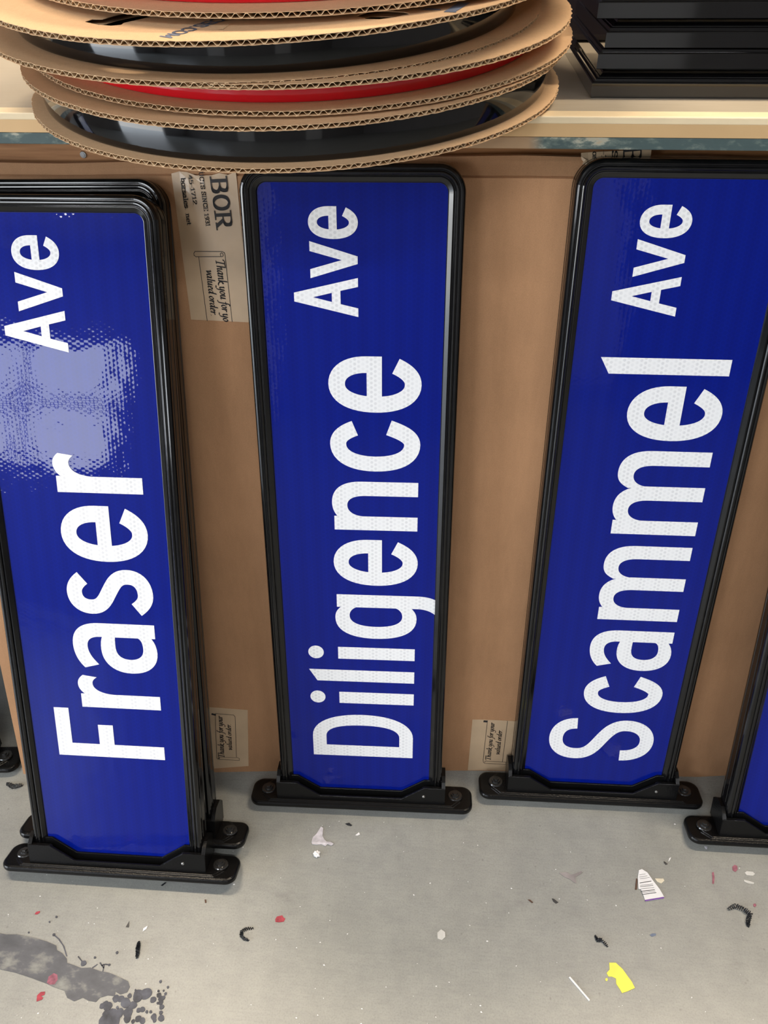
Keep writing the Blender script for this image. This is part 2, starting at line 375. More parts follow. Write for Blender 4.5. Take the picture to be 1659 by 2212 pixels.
def sign_parts():
    P = {}
    bm = bmesh.new(); box(bm, -W2-.003, W2+.003, .0008, .0212, .020, TOP+.003)
    for v in bm.verts:
        if v.co.y < .001: v.co.y = 0
    P['panel'] = (bm, M['blue'], False)
    bm = bmesh.new(); paths = [frame_path(d) for d, w in PROF]; g = []
    for (d, w), pa in zip(PROF, paths): g.append([bm.verts.new((x, -w, z)) for x, z in pa])
    for a, b in zip(g, g[1:]):
        for i in range(len(a)-1): bm.faces.new((a[i], a[i+1], b[i+1], b[i]))
    P['frame'] = (bm, M['frame'], False)
    # base plate
    bm = bmesh.new(); y0, y1 = -WF, WR
    L = []
    for ins, z in ((.003,0),(.0008,.001),(0,.003),(0,.0065),(.001,.0085),(.003,.0098),(.0055,.0101)):
        L.append([(x, y, z) for x, y in rrect(HL-ins, y0+ins, y1-ins, .016-ins)])
    stack_loops(bm, L)
    def tier(hx, f, b, z0, z1, ch, r=.0012):
        pts = [(hx-ch, f), (hx, f+ch), (hx, b-ch), (hx-ch, b), (-hx+ch, b), (-hx, b-ch), (-hx, f+ch), (-hx+ch, f)]
        cx = 0; cy = (f+b)/2
        L = []
        for ins, z in ((0, z0), (0, z1-r), (r*.35, z1-r*.35), (r, z1)):
            L.append([(x*(1-ins/hx), cy+(y-cy)*(1-ins/((b-f)/2)), z) for x, y in pts])
        stack_loops(bm, L)
    tier(.157, y0+.0035, y1-.003, .0095, .0112, .012); tier(.1545, y0+.0052, y1-.004, .0110, .0124, .012)
    P['base_plate'] = (bm, M['cast'], False)
    # bracket body
    bm = bmesh.new()
    def outline(dv): return [(-.131,.011),(.131,.011),(.131,.0435+dv),(.099,.0435+dv),(.064,.0195+dv),(-.064,.0195+dv),(-.099,.0435+dv),(-.131,.0435+dv)]
    for sgn in (1, -1):
        def YY(w): return -w if sgn > 0 else w+.022
        for wa, wb, dv in ((.0131, .0100, 0), (.0029, .0003, .0062)):
            A2 = [bm.verts.new((x, YY(wa), z)) for x, z in outline(dv-.0006)]
            A = [bm.verts.new((x, YY(wa-.0006), z)) for x, z in outline(dv)]
            Bv = [bm.verts.new((x, YY(wb), z)) for x, z in outline(dv)]
            n = len(A)
            tri = tessellate_polygon([[Vector((x, z, 0)) for x, z in outline(0)]])
            for t in tri: bm.faces.new([A2[i] for i in t]); bm.faces.new([Bv[i] for i in t])
            for i in range(n):
                j = (i+1) % n; bm.faces.new((A2[i], A2[j], A[j], A[i])); bm.faces.new((A[i], A[j], Bv[j], Bv[i]))
        for sx in (-1, 1):   # solid shoulders that grip the frame
            o_ = [(.131*sx,.011),(.131*sx,.0430),(.099*sx,.0430),(.096*sx,.0410),(.096*sx,.011)]
            prism(bm, o_, lambda x, z, h: Vector((x, YY(h), z)), .0075, .0105)
    for s in (-1, 1):     # end cheeks
        x0, x1 = sorted((s*.1262, s*.1318))
        pts = [(-.0128,.011),(-.0128,.0425),(-.006,.050),(.002,.056),(.020,.056),(.028,.050),(.0345,.0425),(.0345,.011)]
        pts = [(min(y, .0295), z) for y, z in pts]
        prism(bm, pts, lambda a, b, h: Vector((h, a, b)), x0, x1)
    P['bracket'] = (bm, M['cast'], False)
    return P
_SP = {}
def build_sign(name, label, pose, words, group=None, twist=0.0):
    x, y, yaw, lean, rr = pose
    R = Vector((math.cos(yaw), math.sin(yaw), 0)); Nn = Vector((-math.sin(yaw), math.cos(yaw), 0))
    V = Nn*math.sin(lean)+Vector((0, 0, math.cos(lean)))
    U = R*math.cos(rr)+V*math.sin(rr); V = -R*math.sin(rr)+V*math.cos(rr); Nc = U.cross(V)
    mw = Matrix((U, -Nc, V)).transposed().to_4x4(); mw.translation = (x, y, WR*math.sin(lean)+abs(rr)*HL*.9)
    root = empty(name, label, 'street sign', mw, group)
    if not _SP:
        for k, (bm, mt, sm) in sign_parts().items():
            bmesh.ops.recalc_face_normals(bm, faces=bm.faces)
            me = bpy.data.meshes.new(k); bm.to_mesh(me); bm.free(); me.materials.append(mt); _SP[k] = me
        bm = bmesh.new(); cyl(bm, (0, 0, 0), .0115, .0018, n=32, r2=.0105); cyl(bm, (0, 0, .0018), .0068, .0030, n=24, r2=.0062); cyl(bm, (0, 0, .0048), .0042, .0022, n=6, r2=.0040)
        bmesh.ops.recalc_face_normals(bm, faces=bm.faces)
        me = bpy.data.meshes.new('bolt'); bm.to_mesh(me); bm.free(); me.materials.append(M['bolt']); _SP['bolt'] = me
        bm = bmesh.new(); cyl(bm, (0, 0, 0), .0024, -.0008, 'y', 20, .0022); cyl(bm, (0, -.0008, 0), .0015, -.0006, 'y', 16, .0006)
        bmesh.ops.recalc_face_normals(bm, faces=bm.faces)
        me = bpy.data.meshes.new('set_screw'); bm.to_mesh(me); bm.free(); me.materials.append(M['steel']); _SP['set_screw'] = me
    obs = {}
    for k in ('panel', 'frame', 'base_plate', 'bracket'):
        o = bpy.data.objects.new(k, _SP[k]); COL.objects.link(o); o.parent = root; obs[k] = o
    for bx in (-.1485, .1485):
        o = bpy.data.objects.new('bolt', _SP['bolt']); COL.objects.link(o); o.parent = obs['base_plate']; o.location = (bx, .006, .0120)
    o = bpy.data.objects.new('set_screw', _SP['set_screw']); COL.objects.link(o); o.parent = obs['bracket']; o.location = (.0985, -.0130, .0270); o['label'] = 'silver set screw'
    for word, base_u, sc, items in words:
        bm = bmesh.new()
        for ch, v, sx in items: letter_mesh(bm, ch, v*.001, base_u*.001, sc, sx)
        # the lettering is cut off at the frame edge
        o = bm_obj('lettering', bm, M['white'], obs['panel']); o['label'] = 'white lettering reading ' + word
    return root

POSE = {'D': (-0.1041, 0.7051, 0.02376, 0.22294, 0.00107), 'F': (-0.44713, 0.56597, 0.00593, 0.36555, 0.0048),
        'S': (0.25763, 0.74187, 0.02078, 0.1918, -0.00516)}
AV = .4935
build_sign('street_sign', 'blue street sign reading Diligence Ave in a black frame, in the middle', POSE['D'], [
    ('Diligence', 80, 1, [('D',92,1),('i',193.5,1),('l',233.5,1),('i',273.6,1),('g',310,1),('e',397.6,1),('n',482.8,1),('c',567.6,1),('e',646.6,1)]),
    ('Ave', 5.3, AV, [('A',764,1),('v',808,1),('e',851.4,1)])])
build_sign('street_sign', 'blue street sign reading Fraser Ave leaning in front of another sign at the left', POSE['F'], [
    ('Fraser', 80, 1, [('F',191,1),('r',270.2,1.0),('a',325.1,1),('s',411.6,1),('e',486.3,1.07),('r',578.8,1.03)]),
    ('Ave', 2.8, AV*1.01, [('A',753.6,1.07),('v',800.7,1.08),('e',847.8,1.09)])])
build_sign('street_sign', 'blue street sign reading Scammel Ave in a black frame, right of the Diligence sign', POSE['S'], [
    ('Scammel', 80, 1, [('S',76,1),('c',170.8,1),('a',250.8,.95),('m',338.4,1),('m',475.6,1),('e',608.9,1.0),('l',693.6,1)]),
    ('Ave', 4.7, AV, [('A',763.3,1),('v',807.2,1),('e',849.6,1)])])
f = POSE['F']
build_sign('street_sign', 'black-framed street sign standing directly behind the Fraser Ave sign, its face hidden', (-.4453, .6187, f[2]+.00245, f[3]-.0166, .012), [])
build_sign('street_sign', 'blue street sign cut off at the right edge, its foot nearer than the Scammel sign', (.5724, .6865, .008, .252, .006), [])
build_sign('street_sign', 'street sign at the far left edge with only its black foot and frame edge showing', (-.8517, .7166, .0953, .16, .0014), [])

# ------------------------------------------------------------------ cardboard sheet behind the signs
CB_TOP = .922
def cb_y(x, z):
    xb = max(-.9, min(.9, x))
    yb = .7425+(.780-.7425)*(xb+.36)/.46 if xb < .1 else .780+.012*(xb-.1)/.4
    yt = .946+.020*max(0, min(1, (.05-xb)/.4))
    y = yb+(yt-yb)*z/.925
    if z > .893: y += (z-.893)*.25
    y += .006*math.exp(-((x-.50)/.035)**2) - .0015*math.sin(x*9)
    return y
def cb_t(x): return max(0, min(1, (x+.45)/.52))
def cb_top(x): return .8975+.0165*cb_t(x)
def cb_fold(x): return .885+.009*cb_t(x)
def on_card(px, py):
    P = on_axis(px, py, 1, .86)
    for _ in range(25): P = on_axis(px, py, 1, cb_y(P.x, max(0, P.z)))
    return P
bm = bmesh.new()
XL = on_card(14, 1500).x
xs = [XL+.03*i for i in range(60)]; zs = [.0]+[.893*i/24 for i in range(1, 24)]+[.888,.8915,.893,.8945,.898,.908,CB_TOP]
def cb_pt(x, z, back):
    zf = cb_fold(x)
    zz = z*zf/.893 if z <= .893 else zf+(z-.893)*(cb_top(x)-zf)/(CB_TOP-.893)
    y = cb_y(x, zz)
    if abs(z-.893) < .0006: y += .0022
    return (x, y+(.007 if back else 0), zz if z < CB_TOP-.001 else zz+.001*math.sin(x*31)*math.sin(x*7))
gr = [[[bm.verts.new(cb_pt(x, z, b)) for z in zs] for x in xs] for b in (0, 1)]
for b in (0, 1):
    for i in range(len(xs)-1):
        for j in range(len(zs)-1):
            bm.faces.new((gr[b][i][j], gr[b][i+1][j], gr[b][i+1][j+1], gr[b][i][j+1]))
for i in range(len(xs)-1):
    for j in (0, -1): bm.faces.new((gr[0][i][j], gr[0][i+1][j], gr[1][i+1][j], gr[1][i][j]))
for i in (0, -1):
    for j in range(len(zs)-1): bm.faces.new((gr[0][i][j], gr[0][i][j+1], gr[1][i][j+1], gr[1][i][j]))
card = bm_obj('cardboard_sheet', bm, M['kraft'])
tag(card, 'large brown cardboard sheet leaning under the table behind the street signs', 'cardboard')

# ------------------------------------------------------------------ tapes with print
def card_pt(P, off): return Vector((P.x, cb_y(P.x, max(0, P.z))-off, P.z))
def tape_obj(label, quad, n=(6, 14), ragged=None, off=.0006):
    c = [on_card(*p) for p in quad]      # TL, TR, BR, BL
    bm = bmesh.new(); g = []
    for j in range(n[1]+1):
        row = []
        for i in range(n[0]+1):
            s, t = i/n[0], j/n[1]
            P = (c[0]*(1-s)+c[1]*s)*(1-t)+(c[3]*(1-s)+c[2]*s)*t
            o = off
            if ragged:
                if j == 0: P.z += random.uniform(-.004, .003)
                if t < .35: o += random.uniform(0, .0006)*(1-t/.35)
            row.append((card_pt(P, o), card_pt(P, 0.0)))
        g.append(row)
    A = [[bm.verts.new(a) for a, b in r] for r in g]; B = [[bm.verts.new(b) for a, b in r] for r in g]
    for j in range(n[1]):
        for i in range(n[0]): bm.faces.new((A[j][i], A[j][i+1], A[j+1][i+1], A[j+1][i])); bm.faces.new((B[j][i], B[j][i+1], B[j+1][i+1], B[j+1][i]))
    edge = [(0, i) for i in range(n[0])]+[(j, n[0]) for j in range(n[1])]+[(n[1], i) for i in range(n[0], 0, -1)]+[(j, 0) for j in range(n[1], 0, -1)]
    for k in range(len(edge)):
        a = edge[k]; b = edge[(k+1) % len(edge)]
        bm.faces.new((A[a[0]][a[1]], A[b[0]][b[1]], B[b[0]][b[1]], B[a[0]][a[1]]))
    o = bm_obj('packing_tape', bm, M['tape']); tag(o, label, 'tape'); return o

def smoothpts(p, n=5):
    if len(p) < 3: return p
    q = [p[0]]+list(p)+[p[-1]]; out = []
    for i in range(1, len(q)-2):
        for k in range(n):
            t = k/n; a, b, c, d = q[i-1], q[i], q[i+1], q[i+2]
            out.append(tuple(.5*((2*b[j])+(-a[j]+c[j])*t+(2*a[j]-5*b[j]+4*c[j]-d[j])*t*t+(-a[j]+3*b[j]-3*c[j]+d[j])*t**3) for j in (0, 1)))
    out.append(p[-1]); return out
NIB = {  # (strokes, advance); x-height 1
 'T': ([[(-.1,1.35),(.0,1.65),(.4,1.66),(.95,1.72)],[(.5,1.7),(.42,.9),(.36,0)],[(.15,0),(.6,0)]], .95),
 'h': ([[(.14,1.75),(.12,.9),(.1,0)],[(.12,.5),(.35,.95),(.5,.95),(.5,.3),(.58,0),(.72,.12)]], .8),
 'a': ([[(.55,.9),(.3,1),(.06,.6),(.06,.2),(.2,0),(.4,.25),(.56,.95)],[(.57,1),(.52,.2),(.6,0),(.74,.12)]], .82),
 'n': ([[(0,.85),(.12,1),(.11,.4),(.1,0)],[(.12,.5),(.35,.95),(.5,.95),(.5,.3),(.58,0),(.72,.12)]], .8),
 'k': ([[(.14,1.75),(.12,.9),(.1,0)],[(.12,.45),(.45,.98),(.5,.7),(.18,.5)],[(.2,.5),(.4,.1),(.7,-.1),(.9,-.1)]], .78),
 'y': ([[(0,.85),(.1,1),(.1,.3),(.25,.05),(.45,.3),(.55,1)],[(.55,1),(.5,-.2),(.3,-.65),(-.1,-.6)]], .76),
 'o': ([[(.3,1),(.08,.7),(.08,.25),(.28,0),(.5,.3),(.5,.75),(.3,1)]], .68),
 'u': ([[(0,.85),(.1,1),(.1,.25),(.25,0),(.45,.3),(.53,1)],[(.54,1),(.52,.15),(.6,0),(.72,.12)]], .8),
 'f': ([[(.6,1.65),(.42,1.75),(.3,1.3),(.22,0),(.1,-.6),(-.15,-.62)],[(.02,.95),(.5,.97)]], .55),
 'r': ([[(0,.85),(.12,1),(.11,.4),(.1,0)],[(.12,.5),(.35,.95),(.5,.85)]], .55),
 'v': ([[(0,.9),(.12,1),(.2,.4),(.24,0),(.45,.4),(.52,1)]], .66),
 'l': ([[(.16,1.75),(.12,.6),(.14,.05),(.3,.1)]], .38),
 'e': ([[(.08,.5),(.4,.62),(.42,.95),(.2,.95),(.06,.4),(.18,0),(.5,.18)]], .6),
 'd': ([[(.55,.9),(.3,1),(.06,.6),(.06,.2),(.2,0),(.4,.25),(.56,.95)],[(.64,1.75),(.55,.5),(.6,0),(.74,.12)]], .82),
 '.': ([[(.1,.02),(.14,.04)]], .3), ' ': ([], .34),
}
SLAB = {  # cap height 1
 'B': ([[(.16,0),(.16,1)],[(0,1),(.5,1)],[(0,0),(.5,0)],[(.16,.52),(.5,.52)],'c',[(.5,1),(.68,.92),(.7,.76),(.64,.58),(.5,.52)],'c',[(.5,.52),(.7,.42),(.76,.26),(.68,.06),(.5,0)]], .94),
 'O': (['c',[(.42,1),(.18,.86),(.08,.5),(.18,.14),(.42,0),(.68,.14),(.78,.5),(.68,.86),(.42,1)]], .96),
 'R': ([[(.16,0),(.16,1)],[(0,1),(.5,1)],[(0,0),(.34,0)],[(.16,.48),(.5,.48)],'c',[(.5,1),(.7,.9),(.7,.6),(.5,.48)],[(.45,.48),(.78,0)],[(.66,0),(.92,0)]], 1.0),
 'U': ([[(0,1),(.3,1)],[(.5,1),(.78,1)],'c',[(.14,1),(.14,.3),(.26,.04),(.4,0),(.56,.06),(.64,.3),(.64,1)]], .9),
 'C': (['c',[(.7,.8),(.55,.97),(.36,1),(.16,.82),(.08,.5),(.16,.18),(.38,0),(.58,.04),(.72,.22)],[(.7,.7),(.7,1)]], .84),
 'T': ([[(0,1),(.76,1)],[(.38,0),(.38,1)],[(.2,0),(.56,0)],[(.02,.76),(.02,1)],[(.74,.76),(.74,1)]], .86),
 'S': (['c',[(.58,.82),(.44,.99),(.26,1),(.1,.82),(.14,.62),(.36,.52),(.58,.38),(.58,.14),(.38,0),(.2,.02),(.06,.18)],[(.6,.74),(.6,1)],[(.05,0),(.05,.26)]], .74),
 'I': ([[(.2,0),(.2,1)],[(.04,0),(.36,0)],[(.04,1),(.36,1)]], .48),
 'N': ([[(.16,0),(.16,1)],[(.16,1),(.7,0)],[(.7,0),(.7,1)],[(0,1),(.2,1)],[(0,0),(.32,0)],[(.56,1),(.86,1)]], .96),
 'E': ([[(.16,0),(.16,1)],[(0,1),(.66,1)],[(0,0),(.68,0)],[(.16,.52),(.5,.52)],[(.66,.78),(.66,1)],[(.68,0),(.68,.24)]], .8),
 '1': ([[(.3,0),(.3,1)],[(.08,.82),(.3,1)],[(.1,0),(.5,0)]], .62),
 '9': (['c',[(.56,.7),(.5,.94),(.3,1),(.1,.86),(.1,.6),(.3,.46),(.52,.56),(.56,.72),(.54,.34),(.38,.04),(.14,.02)]], .7),
 '3': (['c',[(.08,.84),(.26,1),(.5,.94),(.54,.7),(.3,.54),(.54,.44),(.58,.16),(.34,0),(.06,.12)]], .7),
 '7': ([[(.04,1),(.58,1)],[(.58,1),(.24,0)],[(.06,.8),(.06,1)]], .68),
 '2': (['c',[(.08,.74),(.16,.96),(.36,1),(.54,.86),(.5,.6),(.24,.3),(.06,.02)],[(.06,0),(.6,0)]], .7),
 '4': ([[(.46,0),(.46,1)],[(.46,1),(.04,.32)],[(.04,.32),(.62,.32)],[(.3,0),(.62,0)]], .7),
 '5': ([[(.14,1),(.56,1)],[(.14,1),(.12,.56)],'c',[(.12,.56),(.34,.64),(.56,.5),(.58,.2),(.36,0),(.08,.1)]], .7),
 '-': ([[(.06,.42),(.4,.42)]], .5), '.': ([[(.1,.04),(.16,.04)]], .4), ' ': ([], .42),
 'b': ([[(.1,0),(.1,1.0)],[(0,1),(.12,1)],'c',[(.1,.45),(.3,.66),(.52,.5),(.54,.2),(.34,0),(.12,.12)]], .68),
 'o': (['c',[(.3,.66),(.1,.54),(.08,.14),(.3,0),(.54,.14),(.54,.52),(.3,.66)]], .66),
 'r': ([[(.14,0),(.14,.66)],[(0,0),(.32,0)],[(0,.66),(.14,.66)],[(.14,.4),(.34,.64),(.48,.58)]], .54),
 's': (['c',[(.44,.54),(.24,.66),(.1,.54),(.16,.38),(.4,.28),(.46,.12),(.26,0),(.06,.1)]], .56),
 'a': (['c',[(.1,.56),(.28,.66),(.44,.56),(.46,0)],'c',[(.46,.38),(.2,.38),(.06,.2),(.16,0),(.34,.04),(.46,.16)],[(.46,0),(.6,0)]], .66),
 'l': ([[(.16,0),(.16,1)],[(.02,0),(.32,0)],[(.04,1),(.16,1)]], .38),
 'e': (['c',[(.08,.34),(.52,.36),(.46,.6),(.28,.66),(.1,.5),(.1,.14),(.32,0),(.52,.1)]], .62),
 'n': ([[(.14,0),(.14,.66)],[(0,0),(.28,0)],[(0,.66),(.14,.66)],'c',[(.14,.44),(.3,.66),(.48,.58),(.5,.3),(.5,0)],[(.4,0),(.64,0)]], .72),
 't': ([[(.2,.92),(.2,.14)],[(.04,.64),(.42,.64)],[(.2,.1),(.4,.02)]], .5),
}
def hull_seg(bm, p, q, nib, fn):
    c = [Vector((a[0]+n[0], a[1]+n[1])) for a in (p, q) for n in nib]
    idx = convex_hull_2d(c)
    if len(idx) < 3: return
    try: bm.faces.new([bm.verts.new(fn(c[i].x, c[i].y)) for i in idx])
    except ValueError: pass
def nibrect(w, h, a):
    ca, sa = math.cos(a), math.sin(a)
    return [(x*ca-y*sa, x*sa+y*ca) for x, y in ((-w/2,-h/2),(w/2,-h/2),(w/2,h/2),(-w/2,h/2))]
def write_text(bm, text, font, p0, p1, up_px, nib, slant=0.0, off=.0009, surf=None, proj=on_card, fit=True, snap=card_pt, size=1.0):
    A = proj(*p0); B = proj(*p1); U0 = proj(*up_px)
    e1 = B-A; Lw = e1.length; e1 = e1/Lw
    e2 = (U0-A); e2 = e2-e1*e2.dot(e1); e2n = e2.length; e2 = e2/e2n
    adv = sum(font[ch][1] for ch in text); k = Lw/adv; ky = e2n/size
    x = 0
    for ch in text:
        strokes, w = font[ch]; curve = False
        for s in strokes:
            if s == 'c': curve = True; continue
            pts = smoothpts(s) if (curve or font is NIB) else s; curve = False
            for a, b in zip(pts, pts[1:]):
                def fn(u, v): return snap(A+e1*((x+u+slant*v)*k)+e2*(v*ky), off)
                hull_seg(bm, a, b, nib, fn)
        x += w
def line_px(bm, pts, wd, off=.0009, proj=on_card, snap=card_pt):
    P = [proj(*p) for p in pts]
    for a, b in zip(P, P[1:]):
        d = (b-a).normalized(); n = Vector((d.z, 0, -d.x)).normalized()*wd/2
        q = [a-n-d*wd/2, a+n-d*wd/2, b+n+d*wd/2, b-n+d*wd/2]
        bm.faces.new([bm.verts.new(snap(v, off)) for v in q])
italic = nibrect(.22, .07, math.radians(38)); slabn = nibrect(.17, .085, 0); boldn = nibrect(.19, .075, 0)

t1 = tape_obj('long creased paper tape with bold letters and a scroll between Fraser and Diligence signs', [(370,371),(510,371),(541,696),(413,690)], (8, 22), ragged=True)
bm = bmesh.new()
write_text(bm, 'BOR', SLAB, (455,384), (469.5,496), (489,381), boldn, off=.0016)
write_text(bm, 'UCTS SINCE 1931', SLAB, (430,371), (446,489), (438.5,370), slabn, off=.0016)
write_text(bm, '45-1712', SLAB, (407,378), (419,442), (414.5,377), slabn, off=.0016)
write_text(bm, 'borsales. net', SLAB, (391.5,384), (405.5,486), (400.5,383), slabn, off=.0016)
line_px(bm, [(391,391),(399.5,447)], .0005, .0014)
z = lambda x, y: (360+x/5.82, 340+y/5.82)
write_text(bm, 'Thank you for yo', NIB, z(622,1285), z(716,2062), (485.5,560.5), italic, .12, off=.0011, size=1.75)
write_text(bm, 'valued order.', NIB, z(500,1410), z(563,1990), (462.5,582), italic, .12, off=.0011, size=1.75)
W = .0007
line_px(bm, [z(360,1178),z(700,1180),z(728,1195),z(737,1230),z(825,2060)], W, .0010)
line_px(bm, [z(360,1178),z(345,1200),z(347,1228),z(372,1245),z(700,1243),z(712,1235),z(708,1205),z(690,1195),z(676,1210),z(682,1240)], W, .0010)
line_px(bm, [z(405,1245),z(512,2050)], W, .0010)
o = bm_obj('print', bm, M['ink'], t1); o['label'] = 'black printed lettering and scroll'
t2 = tape_obj('small printed paper tape at the cardboard foot, left of the Diligence sign', [(447,1527),(535,1533.5),(537,1654),(456,1660)])
bm = bmesh.new(); z = lambda x, y: (430+x/7.9, 1500+y/7.9)
write_text(bm, 'Thank you for your', NIB, z(432,1070), z(398,365), z(330,1065), italic, .12, size=1.75)
write_text(bm, 'valued order.', NIB, z(566,945), z(542,495), z(478,940), italic, .12, size=1.75)
line_px(bm, [z(280,320),z(590,345),z(618,375),z(640,1065),z(690,1085),z(688,1120),z(330,1100),z(305,1080),z(278,335)], W)
line_px(bm, [z(330,1060),z(640,1075)], W*.8)
line_px(bm, [z(232,330),z(272,340)], .0034); line_px(bm, [z(335,1082),z(345,1084)], .002)
o = bm_obj('print', bm, M['ink'], t2); o['label'] = 'black printed lettering and scroll'
t3 = tape_obj('small printed paper tape at the cardboard foot, left of the Scammel sign', [(1020.6,1554),(1112,1557.4),(1100,1664),(1010.5,1663)])
bm = bmesh.new(); z = lambda x, y: (1000+x/10.43, 1520+y/10.43)
write_text(bm, 'Thank you for your', NIB, z(618,1262), z(712,425), z(500,1250), italic, .12, size=1.75)
write_text(bm, 'valued order.', NIB, z(822,1140), z(888,580), z(706,1130), italic, .12, size=1.75)
line_px(bm, [z(552,372),z(455,1260),z(460,1310),z(490,1335),z(950,1360),z(972,1335),z(960,1308),z(500,1285),z(490,1310)], W)
line_px(bm, [z(1003,385),z(890,1300)], W)
line_px(bm, [z(490,388),z(530,392)], .0038)
o = bm_obj('print', bm, M['ink'], t3); o['label'] = 'black printed lettering and scroll'
def top_pt(P, off): return Vector((P.x, cb_y(P.x, max(0, P.z))-off, P.z))
t4 = tape_obj('torn paper tape end folded over the cardboard top, above the Scammel sign', [(1259,329),(1407,322),(1402,362),(1262,358)], (14, 4), ragged=False, off=.0012)
bm = bmesh.new()
for a in t4.data.vertices:
    if a.co.x < on_card(1262, 345).x+.003: a.co.x += random.uniform(-.003, .004); a.co.y -= .0015
write_text(bm, 'B', SLAB, (1347,319), (1347,352), (1384,319), boldn, off=.0016)
write_text(bm, 'S', SLAB, (1322,325), (1322,343), (1333,325), slabn, off=.0016)
write_text(bm, '-1', SLAB, (1299,324), (1299,347), (1309,324), slabn, off=.0016)
write_text(bm, 'ors', SLAB, (1280,327), (1280,352), (1290,327), slabn, off=.0016)
o = bm_obj('print', bm, M['ink'], t4)

# ------------------------------------------------------------------ work table
TZ = .966; TF = .89
table = empty('work_table', 'long cream-topped work table with a chipped teal front edge above the signs', 'table', Matrix.Translation((0, 1.3, 0)))
def tpart(name, bm, mt): 
    bmesh.ops.translate(bm, verts=bm.verts, vec=(0, -1.3, 0)); return bm_obj(name, bm, mt, table)
bm = bmesh.new(); box(bm, -1.7, 1.6, TF, 1.72, .9475, TZ, .0012); tpart('tabletop', bm, M['lam'])
bm = bmesh.new(); box(bm, -1.7, 1.6, TF-.0030, TF+.022, .9600, TZ+.0012, .0012); o = tpart('nosing', bm, simple('cream_nosing', (.86,.70,.46), .35, nscale=12, namp=.08)); o['label'] = 'bright cream front nosing'
bm = bmesh.new(); box(bm, -1.7, 1.6, TF-.0022, TF-.0001, .9476, .9602, .0003); o = tpart('front_strip', bm, simple('tan_front_strip', (.66,.43,.21), .45, nscale=8, namp=.08)); o['label'] = 'orange tan front strip'
bm = bmesh.new(); box(bm, -1.7, 1.6, TF-.0015, 1.70, .9358, .9472, .0008); o = tpart('edge_board', bm, M['teal']); o['label'] = 'chipped teal painted edge board'
bm = bmesh.new(); box(bm, -1.68, 1.58, .9785, .998, .86, .9356, .001); ap = tpart('apron', bm, M['wood']); ap['label'] = 'orange brown timber apron'
bm = bmesh.new(); P = on_axis(180, 334, 1, .9785); cyl(bm, (P.x, .9785-1.3, P.z), .0042, -.0012, 'y', 20, .0036); cyl(bm, (P.x, .9773-1.3, P.z), .0022, -.0004, 'y', 6)
o = bm_obj('screw', bm, M['steel'], ap); o['label'] = 'grey screw head'
for x in (-1.62, 1.52):
    for y in (1.0, 1.62):
        bm = bmesh.new(); box(bm, x-.035, x+.035, y, y+.07, 0, .9356, .003); tpart('leg', bm, M['leg'])

# ------------------------------------------------------------------ reels of trim
DISC = [(-0.1771,1.0025,0.9768,0.064,-0.0013,0.0017,0.0002),(-0.1769,0.9982,1.0133,0.0676,0.0016,0.0025,0.0003),(-0.1675,1.0119,1.021,0.0647,0.0008,0.0025,0.001),
        (-0.1735,0.9891,1.0458,0.0716,-0.0006,0.001,0.0008),(-0.2052,0.989,1.0493,0.0765,-0.0003,0.0016,0.0009),(-0.1889,0.9641,1.0825,0.0805,0.0016,0.0015,-0.0022),
        (-0.1603,1.0041,1.0941,0.071,0.0012,0.0022,-0.0015),(-0.165,1.00,1.131,0.071,0.0012,0.001,0)]
RD = .2889; TH = .0042
def dz(k, dx, dy):
    cx, cy, cz, tx, ty, wa, wb = DISC[k]; r2 = (dx*dx+dy*dy)/RD**2; a = math.atan2(dy, dx)
    return cz+tx*dy+ty*dx+r2*(wa*math.cos(2*a)+wb*math.sin(2*a))
def disc_pt(k, dx, dy, h): return Vector((dx, dy, dz(k, dx, dy)+h))
def cut_polys():
    def P(px, py):
        q = on_axis(px, py, 2, DISC[5][2])
        for _ in range(30): q = on_axis(px, py, 2, dz(5, q.x-DISC[5][0], q.y-DISC[5][1])+TH)
        return (q.x-DISC[5][0], q.y-DISC[5][1])
    a = [P(*p) for p in [(183,47),(212,53.5),(240,55.5),(262,53.5),(267,49.5),(315,38.5),(372,27),(352,20),(300,22),(258,31),(222,41),(200,41)]]
    b = [P(*p) for p in [(792,41),(820,41.5),(850,37.5),(880,31),(885,28.5),(872,26),(840,24),(800,24),(770,34)]]
    return a, b, P
CUTA, CUTB, D6 = cut_polys()
